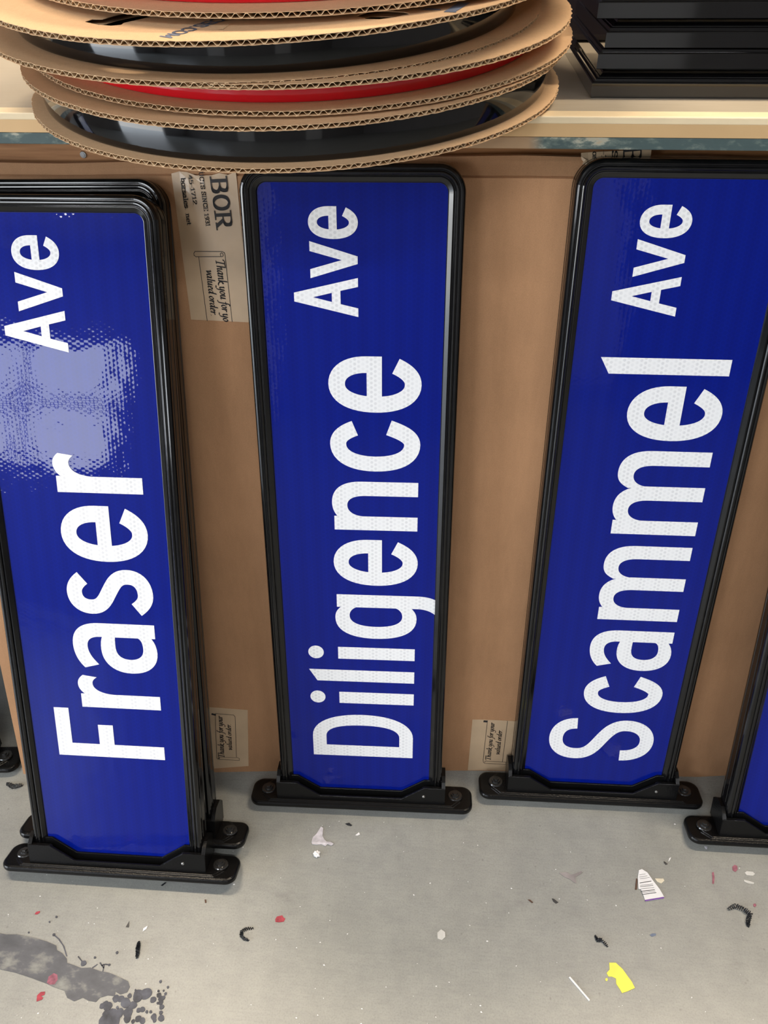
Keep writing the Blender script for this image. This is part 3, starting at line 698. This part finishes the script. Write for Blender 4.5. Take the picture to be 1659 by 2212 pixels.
def flange(parent, k, holes=()):
    """corrugated board disc: two liners with waved fluting showing at the rim"""
    root_off = Vector(parent.matrix_world.translation)
    c = Vector((DISC[k][0], DISC[k][1], 0))-root_off
    rnd = random.Random(k*13+1)
    n = 720; ragr = [RD+.0005*math.sin(i*.9)*rnd.random()+.0006*rnd.uniform(-1, 1) for i in range(n)]
    bm = bmesh.new(); radii = [RD, RD-.004, .24, .19, .14, .09, .045]
    def liner(h0, h1):
        A = []
        for h in (h0, h1):
            rows = []
            for ri, r in enumerate(radii):
                step = 1 if ri < 2 else 4
                rows.append([bm.verts.new(c+disc_pt(k, (ragr[i] if ri == 0 else r)*math.cos(2*PI*i/n), (ragr[i] if ri == 0 else r)*math.sin(2*PI*i/n), h)) for i in range(0, n, step)])
            for a, b in zip(rows, rows[1:]):
                if len(a) == len(b):
                    for i in range(len(a)): bm.faces.new((a[i], a[(i+1) % len(a)], b[(i+1) % len(b)], b[i]))
                else:
                    q = len(a)//len(b)
                    for i in range(len(b)):
                        bm.faces.new([a[(i*q+j) % len(a)] for j in range(q+1)]+[b[(i+1) % len(b)], b[i]])
            A.append(rows)
        for idx in (0, -1):
            a, b = A[0][idx], A[1][idx]
            for i in range(len(a)): bm.faces.new((a[i], a[(i+1) % len(a)], b[(i+1) % len(b)], b[i]))
    liner(0, .0004); liner(TH-.0004, TH)
    ob = bm_obj('flange', bm, M['flange'], parent)
    if holes:
        for hp in holes:
            cb = bmesh.new(); prism(cb, hp, lambda x, y, h: c+disc_pt(k, x, y, h), -.004, TH+.004)
            bmesh.ops.recalc_face_normals(cb, faces=cb.faces)
            cm = bpy.data.meshes.new('cutter'); cb.to_mesh(cm); cb.free()
            cut = bpy.data.objects.new('cutter', cm); COL.objects.link(cut); cut.matrix_world = parent.matrix_world
            md = ob.modifiers.new('b', 'BOOLEAN'); md.object = cut; md.operation = 'DIFFERENCE'; md.solver = 'EXACT'
            bpy.context.view_layer.update()
            nm = bpy.data.meshes.new_from_object(ob.evaluated_get(bpy.context.evaluated_depsgraph_get()))
            ob.modifiers.clear(); ob.data = nm
            bpy.data.objects.remove(cut)
    # fluting wave
    bm = bmesh.new(); nf = 205; per = 12; nn = nf*per
    ph = 0; prev = None; first = None
    jit = [rnd.uniform(-.0004, .0004) for _ in range(nf)]
    for i in range(nn):
        t = 2*PI*i/nn; w = math.sin(2*PI*i/per)
        w = max(-1, min(1, w*1.25))
        h = TH/2+(TH/2-.00068)*w
        ro, ri = RD-.0006+jit[i//per], RD-.012
        a = [bm.verts.new(c+disc_pt(k, r*math.cos(t), r*math.sin(t), h+s)) for r, s in ((ro,.0003),(ri,.0003),(ri,-.0003),(ro,-.0003))]
        if prev:
            for q in range(4): bm.faces.new((prev[q], prev[(q+1) % 4], a[(q+1) % 4], a[q]))
        else: first = a
        prev = a
    for q in range(4): bm.faces.new((prev[q], prev[(q+1) % 4], first[(q+1) % 4], first[q]))
    bm_obj('fluting', bm, M['flute'], ob)
    bm = bmesh.new(); m_ = 180; A = []; B = []  # dark wall behind the wave, painted as the shade in the flute holes
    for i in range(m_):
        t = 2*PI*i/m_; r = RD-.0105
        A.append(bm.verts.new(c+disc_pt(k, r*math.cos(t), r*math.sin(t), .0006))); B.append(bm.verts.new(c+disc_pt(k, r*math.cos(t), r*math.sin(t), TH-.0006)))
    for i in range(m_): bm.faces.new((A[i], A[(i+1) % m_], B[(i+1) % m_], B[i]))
    bm_obj('flute_shade_wall', bm, M['flute_shade'], ob)
    return ob
def coil(parent, k0, k1, rh, mt):
    off = Vector(parent.matrix_world.translation); n = 240
    cx = (DISC[k0][0]+DISC[k1][0])/2; cy = (DISC[k0][1]+DISC[k1][1])/2
    bm = bmesh.new(); rows = []
    prof = [(-.012,0),(-.0012,0),(0,.03),(.0004,.10),(.0010,.25),(.0013,.5),(.0010,.75),(.0004,.90),(0,.97),(-.0012,1),(-.012,1)]
    for dr, f in prof:
        row = []
        for i in range(n):
            t = 2*PI*i/n; r = rh+dr; x = cx+r*math.cos(t); y = cy+r*math.sin(t)
            z0 = dz(k0, x-DISC[k0][0], y-DISC[k0][1])+TH+.0002; z1 = dz(k1, x-DISC[k1][0], y-DISC[k1][1])-.0002
            row.append(bm.verts.new(Vector((x, y, z0+(z1-z0)*f))-off))
        rows.append(row)
    rows.append(rows[0])
    for a, b in zip(rows, rows[1:]):
        for i in range(n): bm.faces.new((a[i], a[(i+1) % n], b[(i+1) % n], b[i]))
    return bm_obj('coil', bm, mt, parent, smooth=True)
reels = []
for i, (k0, k1, rh, mt, lab) in enumerate((
    (0, 1, .2745, 'coil_black', 'cardboard reel of glossy black trim at the bottom of the stack, overhanging the table edge'),
    (2, 3, .256, 'coil_red', 'cardboard reel of red trim squeezed between the two black reels'),
    (4, 5, .255, 'coil_black', 'cardboard reel of glossy black trim with blue print on its upper disc'),
    (6, 7, .256, 'coil_red', 'cardboard reel of glossy red trim on top of the stack, mostly out of view'))):
    r = empty('trim_reel', lab, 'reel', Matrix.Translation((DISC[k0][0], DISC[k0][1], DISC[k0][2])), 'stacked reels of edge trim')
    bpy.context.view_layer.update()
    flange(r, k0); up = flange(r, k1, (CUTA, CUTB) if k1 == 5 else ())
    c = coil(r, k0, k1, rh, M[mt]); c['label'] = 'wound glossy '+('black' if 'black' in mt else 'red')+' trim strip'
    reels.append((r, up))
# print on the upper disc of the third reel
r3, up3 = reels[2]; off3 = Vector(r3.matrix_world.translation)
def d6_world(px, py):
    q = D6(px, py); return Vector((q[0]+DISC[5][0], q[1]+DISC[5][1], 0))
def d6_snap(P, off):
    return Vector((P.x, P.y, dz(5, P.x-DISC[5][0], P.y-DISC[5][1])+TH+off))-off3
SANS = {'C': (['c',[(.66,.78),(.5,.98),(.26,.98),(.08,.72),(.08,.28),(.26,.02),(.5,.02),(.66,.22)]], .8), 'B': ([[(.1,0),(.1,1)],[(.1,1),(.4,1)],[(.1,.53),(.45,.53)],[(.1,0),(.45,0)],'c',[(.4,1),(.6,.9),(.58,.62),(.42,.53)],'c',[(.45,.53),(.66,.42),(.64,.1),(.45,0)]], .8),
        'S': (['c',[(.6,.8),(.45,.98),(.22,.98),(.08,.8),(.16,.58),(.5,.45),(.62,.22),(.46,.02),(.2,.02),(.06,.2)]], .76), 'O': (['c',[(.38,1),(.12,.84),(.06,.5),(.12,.16),(.38,0),(.64,.16),(.7,.5),(.64,.84),(.38,1)]], .86),
        'M': ([[(.08,0),(.08,1)],[(.08,1),(.42,.2)],[(.42,.2),(.76,1)],[(.76,1),(.76,0)]], .92), '.': ([[(.08,.05),(.14,.05)]], .3)}
bm = bmesh.new()
write_text(bm, 'CBS.COM', SANS, (467,40), (343,80), (480,46), nibrect(.17,.15,0), off=.0003, proj=d6_world, snap=d6_snap)
bm_obj('print', bm, M['ink_blue'], up3)['label'] = 'blue printed lettering'
bm = bmesh.new()
for poly in ([(962,24),(985,25.5),(1017,6),(990,6)], [(958,26.5),(986,27.5),(985,25.5),(962,24)], [(905,22),(952,22.5),(952,20.5),(925,18)]):
    bm.faces.new([bm.verts.new(d6_snap(d6_world(*p), .0003)) for p in poly])
o = bm_obj('print', bm, M['ink_blue'], up3); o['label'] = 'blue printed stripe'
bm = bmesh.new(); cr = [(470,63),(481,63),(496,51),(497,52),(482,64.5),(470,64)]
bm.faces.new([bm.verts.new(d6_snap(d6_world(*p), .0004)) for p in cr]); bm_obj('crease', bm, M['flute'], up3)
# ------------------------------------------------------------------ stacked plaques on the table
lay = [(.1469, .9795, .9662, .0278), (.1490, .9790, .9941, .0194), (.1546, .9800, 1.0136, .0266), (.1425, .9790, 1.0403, .0272), (.146, .981, 1.0676, .0272)]
labs = ['black moulded plaque lying at the bottom of the stack on the table', 'thinner black moulded plaque resting second from the bottom of the stack',
        'black moulded plaque set back a little, third from the bottom of the stack', 'black moulded plaque jutting left, fourth from the bottom of the stack', 'black moulded plaque at the top of the stack, cut off by the photo']
for (x0, y0, z0, h), lab in zip(lay, labs):
    bm = bmesh.new(); wx, wy = .62, .285
    pf = [(.0006,0),(0,.0006),(0,.0140),(.0008,.0150),(.0030,.0152),(.0036,.0160),(.0040,.0180),(.0062,.0186),(.0066,.0194)]
    if h > .02: pf += [(.0085,.0205),(.0110,.0225),(.0118,.0245),(.0150,.0250),(.0155,h-.0002)]
    L = []
    for ins, z in pf:
        a, b, c, d = x0+ins, x0+wx-ins, y0+ins, y0+wy-ins
        L.append([(a, c, z0+z), (b, c, z0+z), (b, d, z0+z), (a, d, z0+z)])
    stack_loops(bm, L)
    o = bm_obj('plaque', bm, M['plaque']); tag(o, lab, 'plaque', 'stacked black plaques')
bm = bmesh.new(); box(bm, .02, .50, 1.36, 1.66, TZ+.0006, 1.30, .01); o = bm_obj('storage_box', bm, M['tote']); tag(o, 'dark purple storage box at the back of the table between reels and plaques', 'box')

# ------------------------------------------------------------------ litter and marks on the floor
LIFT = [0]
def flat(name, px, mt, label, cat, h=.0006, lift=.0002, curl=0, parent=None, group=None, kind=None):
    LIFT[0] += 1; lift += .00001*LIFT[0]
    P = [on_floor(*p) for p in px]; bm = bmesh.new()
    cx = sum(p.x for p in P)/len(P); cy = sum(p.y for p in P)/len(P)
    def fn(x, y, hh): return Vector((x, y, lift+hh+curl*((x-cx)**2+(y-cy)**2)))
    prism(bm, [(p.x, p.y) for p in P], fn, 0, h)
    o = bm_obj(name, bm, mt, parent)
    if label: tag(o, label, cat, group, kind)
    return o
mm = {k: simple('scrap_'+k, c, r, nscale=s, namp=a) for k, c, r, s, a in (
    ('white', (.85,.85,.86), .5, 60, .05), ('film', (.56,.54,.58), .3, 120, .25), ('black', (.012,.014,.018), .4, 200, .4), ('yellow', (.92,.86,.10), .5, 60, .04),
    ('purple', (.16,.04,.33), .5, 60, .1), ('beige', (.75,.68,.52), .7, 80, .1), ('brown', (.10,.05,.03), .7, 80, .2), ('red', (.36,.04,.06), .6, 150, .35),
    ('grey', (.07,.075,.095), .55, 60, .55), ('rose', (.30,.10,.14), .6, 150, .35), ('scuff', (.30,.27,.27), .6, 40, .3), ('pale', (.60,.60,.57), .6, 60, .1), ('bluegrey', (.17,.21,.30), .6, 60, .2))}
a = lambda x, y: (0+x/2.9625, 1850+y/2.9625)          
b = lambda x, y: (560+x/3.016, 1740+y/3.016)
c = lambda x, y: (1110+x/3.022, 1740+y/3.022)
# label scrap with bars
P = [c(*p) for p in ((815,425),(835,418),(870,440),(905,490),(950,548),(980,600),(978,610),(858,628),(845,590),(828,550),(812,545),(808,470))]
sc = flat('label_scrap', P, mm['white'], 'torn white label scrap with black bars and a purple edge on the floor', 'paper scrap', h=.0008, lift=.0008)
bm = bmesh.new()
for x0, y0, x1, y1, w in ((822,482,885,472,2),(820,508,896,495,4),(822,525,905,515,2),(822,533,908,524,3),(824,548,914,538,2),(828,562,918,552,4),(832,572,922,563,2),(836,583,928,570,4),(818,470,870,462,2),(818,455,858,450,2)):
    q = [on_floor(*c(*p)) for p in ((x0,y0),(x1,y1),(x1,y1+w),(x0,y0+w))]
    bm.faces.new([bm.verts.new((v.x, v.y, .0018)) for v in q])
bm_obj('bars', bm, M['ink'], sc)
bm = bmesh.new(); q = [on_floor(*c(*p)) for p in ((853,620),(978,600),(979,610),(857,629))]
bm.faces.new([bm.verts.new((v.x, v.y, .0018)) for v in q]); o = bm_obj('edge_stripe', bm, mm['purple'], sc); o['label'] = 'purple edge stripe'
flat('paper_chip', [c(*p) for p in ((920,478),(975,478),(982,492),(962,510),(935,498))], mm['beige'], 'small cream chip touching the right side of the bar-printed label scrap', 'scrap')
flat('bark_splinter', [c(*p) for p in ((798,478),(806,482),(803,550),(790,550))], mm['brown'], 'thin dark brown splinter left of the bar-printed label scrap', 'splinter', h=.001)
flat('vinyl_scrap', [c(*p) for p in ((622,1028),(665,1028),(710,1070),(742,1115),(768,1150),(790,1193),(740,1215),(706,1226),(688,1195),(668,1165),(666,1130),(640,1118),(618,1118),(605,1095),(625,1072))], mm['yellow'], 'large irregular bright yellow vinyl scrap on the floor', 'scrap', curl=.5)
flat('vinyl_scrap', [c(*p) for p in ((598,1130),(610,1128),(613,1140),(606,1148),(598,1142))], mm['yellow'], 'tiny bright yellow fleck left of the big yellow scrap', 'scrap')
flat('plastic_strip', [c(*p) for p in ((358,1124),(367,1120),(496,1272),(490,1278))], mm['white'], 'thin straight white plastic strip left of the yellow scrap', 'strip', h=.0015)
flat('film_scrap', [b(*p) for p in ((403,142),(417,150),(412,200),(425,225),(440,238),(465,240),(486,255),(470,265),(445,255),(432,268),(405,255),(375,258),(345,256),(340,240),(350,210),(372,190),(385,170))], mm['film'], 'crumpled translucent grey film scrap in front of the Diligence sign', 'scrap', h=.0012, curl=2)
bm = bmesh.new(); q = on_floor(*b(375,322))
bmesh.ops.create_icosphere(bm, subdivisions=3, radius=1)
for v in bm.verts:
    s = .0045*(1+.35*math.sin(v.co.x*5+1)*math.cos(v.co.y*6)+.1*random.random()); v.co = Vector((q.x+v.co.x*s, q.y+v.co.y*s, max(.0002, .003+v.co.z*s*.6)))
o = bm_obj('foil_crumb', bm, mm['white']); tag(o, 'small crumpled white foil crumb below the translucent film scrap', 'crumb')
flat('paint_spot', [b(*p) for p in ((104,742),(115,724),(150,716),(158,730),(170,738),(160,758),(130,762),(106,760))], mm['red'], 'dark red paint spot on open floor near the middle', 'paint spot', h=.0002)
flat('paper_chip', [b(*p) for p in ((626,195),(650,176),(656,190),(640,197))], mm['white'], 'little white triangular chip right of the translucent film scrap', 'scrap')
flat('black_chip', [b(*p) for p in ((560,120),(585,114),(606,130),(598,136),(575,130))], mm['black'], 'flat black diamond-shaped chip just in front of the Diligence sign foot', 'chip')
flat('black_chip', [a(*p) for p in ((806,452),(828,415),(824,455))], mm['black'], 'small black triangular chip left of the white sliver', 'chip')
flat('white_sliver', [a(*p) for p in ((914,482),(918,462),(946,444),(938,465))], mm['white'], 'curved white sliver on the floor below the Fraser sign', 'sliver')
flat('black_sliver', [c(*p) for p in ((248,608),(262,612),(290,634),(275,642),(258,628))], mm['black'], 'black and white sliver left of the bar-printed label scrap', 'sliver')
flat('brown_splinter', [c(*p) for p in ((90,616),(105,616),(126,634),(118,638))], mm['brown'], 'small reddish brown splinter on the middle of the floor', 'splinter')
flat('white_sliver', [c(*p) for p in ((1008,368),(1014,345),(1026,340),(1018,358))], mm['white'], 'curved white sliver under the corner of the right-hand sign foot', 'sliver')
flat('dark_chip', [c(*p) for p in ((978,365),(990,372),(1004,384),(992,388),(980,376))], mm['black'], 'dark chip beside the white sliver near the right-hand sign foot', 'chip')
flat('glass_chip', [c(*p) for p in ((1243,268),(1262,270),(1260,286),(1252,284))], mm['film'], 'pale chip at the front edge of the right-hand sign foot', 'chip')
flat('wood_splinter', [a(*p) for p in ((1030,188),(1058,168),(1064,170),(1040,190))], mm['black'], 'dark splinter in front of the Fraser sign foot', 'splinter', h=.001)
flat('brown_splinter', [a(*p) for p in ((1310,278),(1320,278),(1322,298),(1312,298))], mm['brown'], 'short brown splinter in front of the right end of the Fraser sign foot', 'splinter')
def swarf(label, pts, r, turns, name='shaving_curl'):
    P = [on_floor(*p) for p in pts]; L = []
    for i in range(len(P)-1):
        for k in range(10): L.append(P[i].lerp(P[i+1], k/10))
    L.append(P[-1]); bm = bmesh.new(); n = len(L); prev = None
    rows = []
    for i, p in enumerate(L):
        d = (L[min(n-1, i+1)]-L[max(0, i-1)]).normalized(); s = Vector((-d.y, d.x, 0))
        env = math.sin(PI*min(1, max(0, (i+1)/(n+1))))**.3
        for k in range(6):
            t = (i+k/6)/n*turns*2*PI; rr = r*env*random.uniform(.75, 1.15)
            q = p+d*((L[1]-L[0]).length*k/6)+s*rr*math.cos(t)+Vector((0, 0, rr*1.02+rr*math.sin(t)))
            rows.append(q)
    ring = None
    for i, q in enumerate(rows):
        d = (rows[min(len(rows)-1, i+1)]-rows[max(0, i-1)]).normalized()
        s = d.cross(Vector((0, 0, 1))); s = s.normalized() if s.length > 1e-6 else Vector((1, 0, 0)); u = s.cross(d)
        w = .0007; cur = [bm.verts.new(q+s*w*math.cos(a_)+u*w*math.sin(a_)) for a_ in (0, 2.09, 4.19)]
        if ring:
            for j in range(3): bm.faces.new((ring[j], ring[(j+1) % 3], cur[(j+1) % 3], cur[j]))
        ring = cur
    o = bm_obj(name, bm, mm['black']); tag(o, label, 'shaving', 'curled black shavings on the floor')
swarf('C-shaped curl of black shaving left of the middle of the floor', [a(1622,462),(a(1580,465)),a(1548,482),a(1545,510),a(1565,530),a(1590,538)], .0020, 16)
swarf('short straight clump of black shaving below the Fraser sign', [a(890,548),a(886,590),a(878,650)], .0026, 14)
swarf('small forked curl of black shaving left of the barcode scrap and above the yellow scrap', [c(530,850),c(545,885),c(570,880),c(610,920)], .0020, 14)
swarf('long hooked curl of black shaving at the right edge of the floor', [c(1395,680),c(1445,660),c(1500,685),c(1540,715),c(1525,760),c(1528,790)], .0032, 22)
swarf('black shaving clump beside the foot at the far left edge', [(15,1694),(30,1702),(48,1697)], .0035, 12)
# dried paint marks
spill = [a(*p) for p in ((-60,480),(40,500),(110,500),(215,520),(300,545),(362,572),(365,600),(400,620),(428,655),(430,682),(470,695),(520,715),(580,712),(640,735),(700,745),(760,770),(820,800),(832,835),(815,870),(770,885),(740,865),(735,895),(690,890),(640,905),(615,932),(570,925),(530,905),(475,928),(430,905),(412,860),(340,835),(300,815),(200,778),(100,745),(-60,710))]
GREYP = mat('dried_grey_paint')
_m, _nt, _b = GREYP
_n1 = noise(_nt, objco(_nt, (1, 1.6, 1), (0, 0, .45)), 20, 5, .6)
_r = ramp(_nt, _n1, [(.36, (.075,.08,.092)), (.52, (.105,.11,.125)), (.60, (.21,.215,.205)), (.68, (.27,.28,.26))])
_nt.links.new(_r.outputs[0], _b.inputs['Base Color']); _b.inputs['Roughness'].default_value = .5
flat('paint_smear', spill, _m, 'long smeared dark grey paint stain across the lower left floor corner', 'paint stain', h=.0002)
bm = bmesh.new(); rr = random.Random(4); SP = [0]
def spot(bm, px, r, n=18, e=1.0):
    q = on_floor(*px); ph = rr.random()*6
    vs = [(q.x+r*math.cos(2*PI*i/n)*(1+.10*math.sin(3*2*PI*i/n+ph)), q.y+r*e*math.sin(2*PI*i/n)*(1+.10*math.sin(2*2*PI*i/n+ph))) for i in range(n)]
    SP[0] += 1; k_ = .00001*SP[0]
    prism(bm, vs, lambda x, y, h: Vector((x, y, .0002+h)), 0, .00045+k_)
for x, y, r in ((885,885,22),(935,880,24),(880,905,16),(980,918,13),(1017,888,10),(1030,910,12),(1047,905,8),(1060,880,6),(742,910,14),(775,912,14),(805,938,20),(852,952,16),(815,935,12),(690,960,18),(655,958,12),(676,945,12),(765,1003,18),(820,1000,20),(816,1040,15),(888,985,10),(912,980,11),(680,1008,15),(705,1055,44),(725,1040,24),(852,1057,8),(885,1040,13),(912,1052,12),(985,1027,12),(1032,1035,13),(1030,1000,8),(965,995,6),(1035,965,10),(1030,935,10),(990,1050,8),(830,892,9),(1015,862,5),(1048,860,4),(868,856,4),(1028,802,6),(1075,838,5),(752,968,6),(880,905,18),(940,995,6),(1010,940,5),(535,685,12),(608,648,5),(750,617,6),(700,695,5),(345,502,6),(318,420,4),(362,388,5),(185,488,4)):
    spot(bm, a(x, y), r/2.96/1150*1.05, e=1.0)
o = bm_obj('paint_spatter', bm, mm['grey']); tag(o, 'spatter of round dark grey paint drops beside the end of the long smear', 'paint stain', kind='stuff')
bm = bmesh.new()
for pts in ([(345,502),(378,530),(408,575),(428,640)], [(500,640),(520,665),(535,685)], [(650,700),(668,690),(658,740)], [(700,695),(672,690)], [(640,680),(665,715)], [(590,715),(625,690)]):
    for p, q in zip(pts, pts[1:]):
        A = on_floor(*a(*p)); B = on_floor(*a(*q)); d = (B-A).normalized(); s = Vector((-d.y, d.x, 0))*.0009
        prism(bm, [(v.x, v.y) for v in (A-s, A+s, B+s*.8, B-s*.8)], lambda x, y, h: Vector((x, y, .0002+h)), 0, .0002)
o = bm_obj('paint_strings', bm, mm['grey']); tag(o, 'thin dark paint strings flicked up from the long smear', 'paint stain', kind='stuff')
for lab, px, mt in (('small red paint fleck above the long grey smear', [a(*p) for p in ((222,372),(232,356),(256,350),(256,360),(240,372))], 'red'),
                    ('red paint patch lying over the long grey smear', [a(*p) for p in ((300,810),(312,770),(345,748),(368,758),(370,790),(350,820),(320,822))], 'rose'),
                    ('ragged red paint fleck below the long grey smear', [a(*p) for p in ((234,930),(238,890),(262,868),(290,866),(285,888),(262,895),(278,905),(268,918))], 'red'),
                    ('round magenta paint spot near the right edge', [c(*p) for p in ((1425,402),(1440,388),(1458,396),(1460,420),(1445,436),(1428,424))], 'rose'),
                    ('narrow magenta paint streak left of the round magenta spot', [c(*p) for p in ((1292,440),(1304,434),(1310,470),(1306,512),(1294,512),(1296,475))], 'rose'),
                    ('small dark red paint spot beside the hooked shaving', [c(*p) for p in ((1562,645),(1575,640),(1584,652),(1576,664),(1564,660))], 'rose'),
                    ('pale oval paint spot under the right-hand sign', [c(*p) for p in ((1506,440),(1520,430),(1560,434),(1574,448),(1560,460),(1520,456))], 'pale'),
                    ('thin pale paint dash below the pale oval spot', [c(*p) for p in ((1500,486),(1530,492),(1568,504),(1564,514),(1530,510),(1504,498))], 'pale'),
                    ('small blue paint dash above the yellow scrap', [c(*p) for p in ((886,845),(905,836),(928,838),(926,850),(900,858))], 'bluegrey'),
                    ('forked grey paint shadow-like mark left of the label scrap', [c(*p) for p in ((292,440),(340,436),(375,455),(440,430),(450,440),(400,470),(410,510),(395,505),(370,485),(330,468))], 'scuff'),
                    ('round whitish spot on the middle of the floor', [b(*p) for p in ((1160,830),(1185,808),(1210,825),(1212,858),(1190,878),(1162,868))], 'pale')):
    flat('paint_spot', px, mm[mt], lab, 'paint spot', h=.0002)
bm = bmesh.new(); rr = random.Random(11)
for i in range(170):
    px = (rr.uniform(0, 1659), rr.uniform(1770, 2212)); q = on_floor(*px); s = rr.choice([.0004,.0005,.0007,.0011])*rr.uniform(.6, 1.0); an = rr.random()*PI
    vs = [(q.x+s*math.cos(an+t)*(1.6 if k % 2 else .7), q.y+s*math.sin(an+t)) for k, t in enumerate((0, 1.4, 2.7, 4.2))]
    prism(bm, vs, lambda x, y, h: Vector((x, y, .0001+h)), 0, .0003)
o = bm_obj('dust_specks', bm, mm['white']); tag(o, 'tiny white dust specks scattered over the grey floor', 'dust', kind='stuff')

# ------------------------------------------------------------------ room
def struct(name, bm, mt):
    o = bm_obj(name, bm, mt); o['kind'] = 'structure'; return o
X0, X1, Y0, Y1, ZC = -5.0, 4.0, -5.0, 1.76, 3.1
bm = bmesh.new(); box(bm, X0-3, X1+.2, Y0-.2, Y1+.2, -.1, 0); struct('floor', bm, M['floor'])
bm = bmesh.new(); box(bm, X0-.2, X1+.2, Y0-.2, Y1+.2, ZC, ZC+.1); struct('ceiling', bm, M['ceil'])
bm = bmesh.new(); box(bm, X0-.1, X1+.1, Y1, Y1+.15, 0, ZC); struct('wall_back', bm, M['plaster'])
bm = bmesh.new(); box(bm, X1, X1+.15, Y0, Y1, 0, ZC); struct('wall_right', bm, M['plaster'])
GD = (-3.3, -.7, 2.5)
bm = bmesh.new(); box(bm, X0-.15, X0, Y0, GD[0], 0, ZC); box(bm, X0-.15, X0, GD[1], Y1, 0, ZC); box(bm, X0-.15, X0, GD[0], GD[1], GD[2], ZC); struct('wall_left', bm, M['plaster'])
WN = [(-4.55, -2.75, 1.15, 2.35)]
bm = bmesh.new(); xs = [X0]+[v for w in WN for v in w[:2]]+[X1]
for i in range(0, len(xs)-1, 2): box(bm, xs[i], xs[i+1], Y0-.15, Y0, 0, ZC)
for x0, x1, z0, z1 in WN: box(bm, x0, x1, Y0-.15, Y0, 0, z0); box(bm, x0, x1, Y0-.15, Y0, z1, ZC)
struct('wall_front', bm, M['plaster'])
for i, (x0, x1, z0, z1) in enumerate(WN):
    bm = bmesh.new(); t = .04
    for q in ((x0, x1, z0, z0+t), (x0, x1, z1-t, z1), (x0, x0+t, z0, z1), (x1-t, x1, z0, z1), ((x0+x1)/2-.02, (x0+x1)/2+.02, z0, z1), (x0, x1, (z0+z1)/2-.02, (z0+z1)/2+.02)):
        box(bm, q[0], q[1], Y0-.10, Y0-.05, q[2], q[3])
    struct('window_%d' % (i+1), bm, M['housing'])
for i, (x0, x1) in enumerate(((-1.95, -1.2), (1.0, 1.7))):  # unseen pale boards, added so the sign faces pick up faint reflections
    bm = bmesh.new(); box(bm, x0, x1, Y0, Y0+.05, 0, 2.05, .004); struct('reflection_board_%d' % (i+1), bm, M['housing'])
def thing_box(name, label, cat, dims, col, rough=.5):
    bm = bmesh.new()
    for d in dims: box(bm, *d, .004)
    o = bm_obj(name, bm, simple(name+'_paint', col, rough)); tag(o, label, cat)
LIGHTS = [(-2.2, -1.6), (-.2, -1.6), (1.8, -1.6), (-2.2, -3.6), (1.2, -3.6), (-1.0, 1.15), (1.2, 1.15)]
for i, (x, y) in enumerate(LIGHTS):
    bm = bmesh.new(); box(bm, x-.62, x+.62, y-.11, y+.11, ZC-.06, ZC-.001, .01)
    o = bm_obj('ceiling_light', bm, M['housing']); tag(o, 'white strip light on the ceiling outside the view', 'ceiling light', 'workshop strip lights')
    ld = bpy.data.lights.new('strip_tube', 'AREA'); ld.shape = 'RECTANGLE'; ld.size = 1.16; ld.size_y = .16
    ld.energy, ld.color = (44, (1, .84, .64)) if y > 0 else (19, (.97, .98, 1))
    lo = bpy.data.objects.new('strip_tube', ld); COL.objects.link(lo); lo.location = (x, y, ZC-.066); lo.parent = o
# daylight openings as portals
def portal(loc, rot, sx, sy):
    ld = bpy.data.lights.new('daylight_opening', 'AREA'); ld.shape = 'RECTANGLE'; ld.size = sx; ld.size_y = sy; ld.cycles.is_portal = True
    lo = bpy.data.objects.new('daylight_opening', ld); COL.objects.link(lo); lo.location = loc; lo.rotation_euler = rot
portal((X0-.02, (GD[0]+GD[1])/2, GD[2]/2), (0, -PI/2, 0), GD[2], GD[1]-GD[0])
for x0, x1, z0, z1 in WN: portal(((x0+x1)/2, Y0-.02, (z0+z1)/2), (-PI/2, 0, PI), x1-x0, z1-z0)
w = bpy.data.worlds.new('world'); scn.world = w; w.use_nodes = True
nt = w.node_tree; bg = nt.nodes['Background']
tc = nt.nodes.new('ShaderNodeTexCoord'); sp = nt.nodes.new('ShaderNodeSeparateXYZ'); nt.links.new(tc.outputs['Generated'], sp.inputs[0])
r = ramp(nt, sp.outputs[2], [(0, (.55,.56,.56)), (.04, (.95,.98,1.0)), (.5, (.70,.82,1.0))]); nt.links.new(r.outputs[0], bg.inputs[0]); bg.inputs[1].default_value = 11.0

vs = scn.view_settings; scn.display_settings.display_device = 'sRGB'
vs.view_transform = 'Standard'; vs.look = 'None'; vs.exposure = 0.35; vs.gamma = 1; vs.use_curve_mapping = False
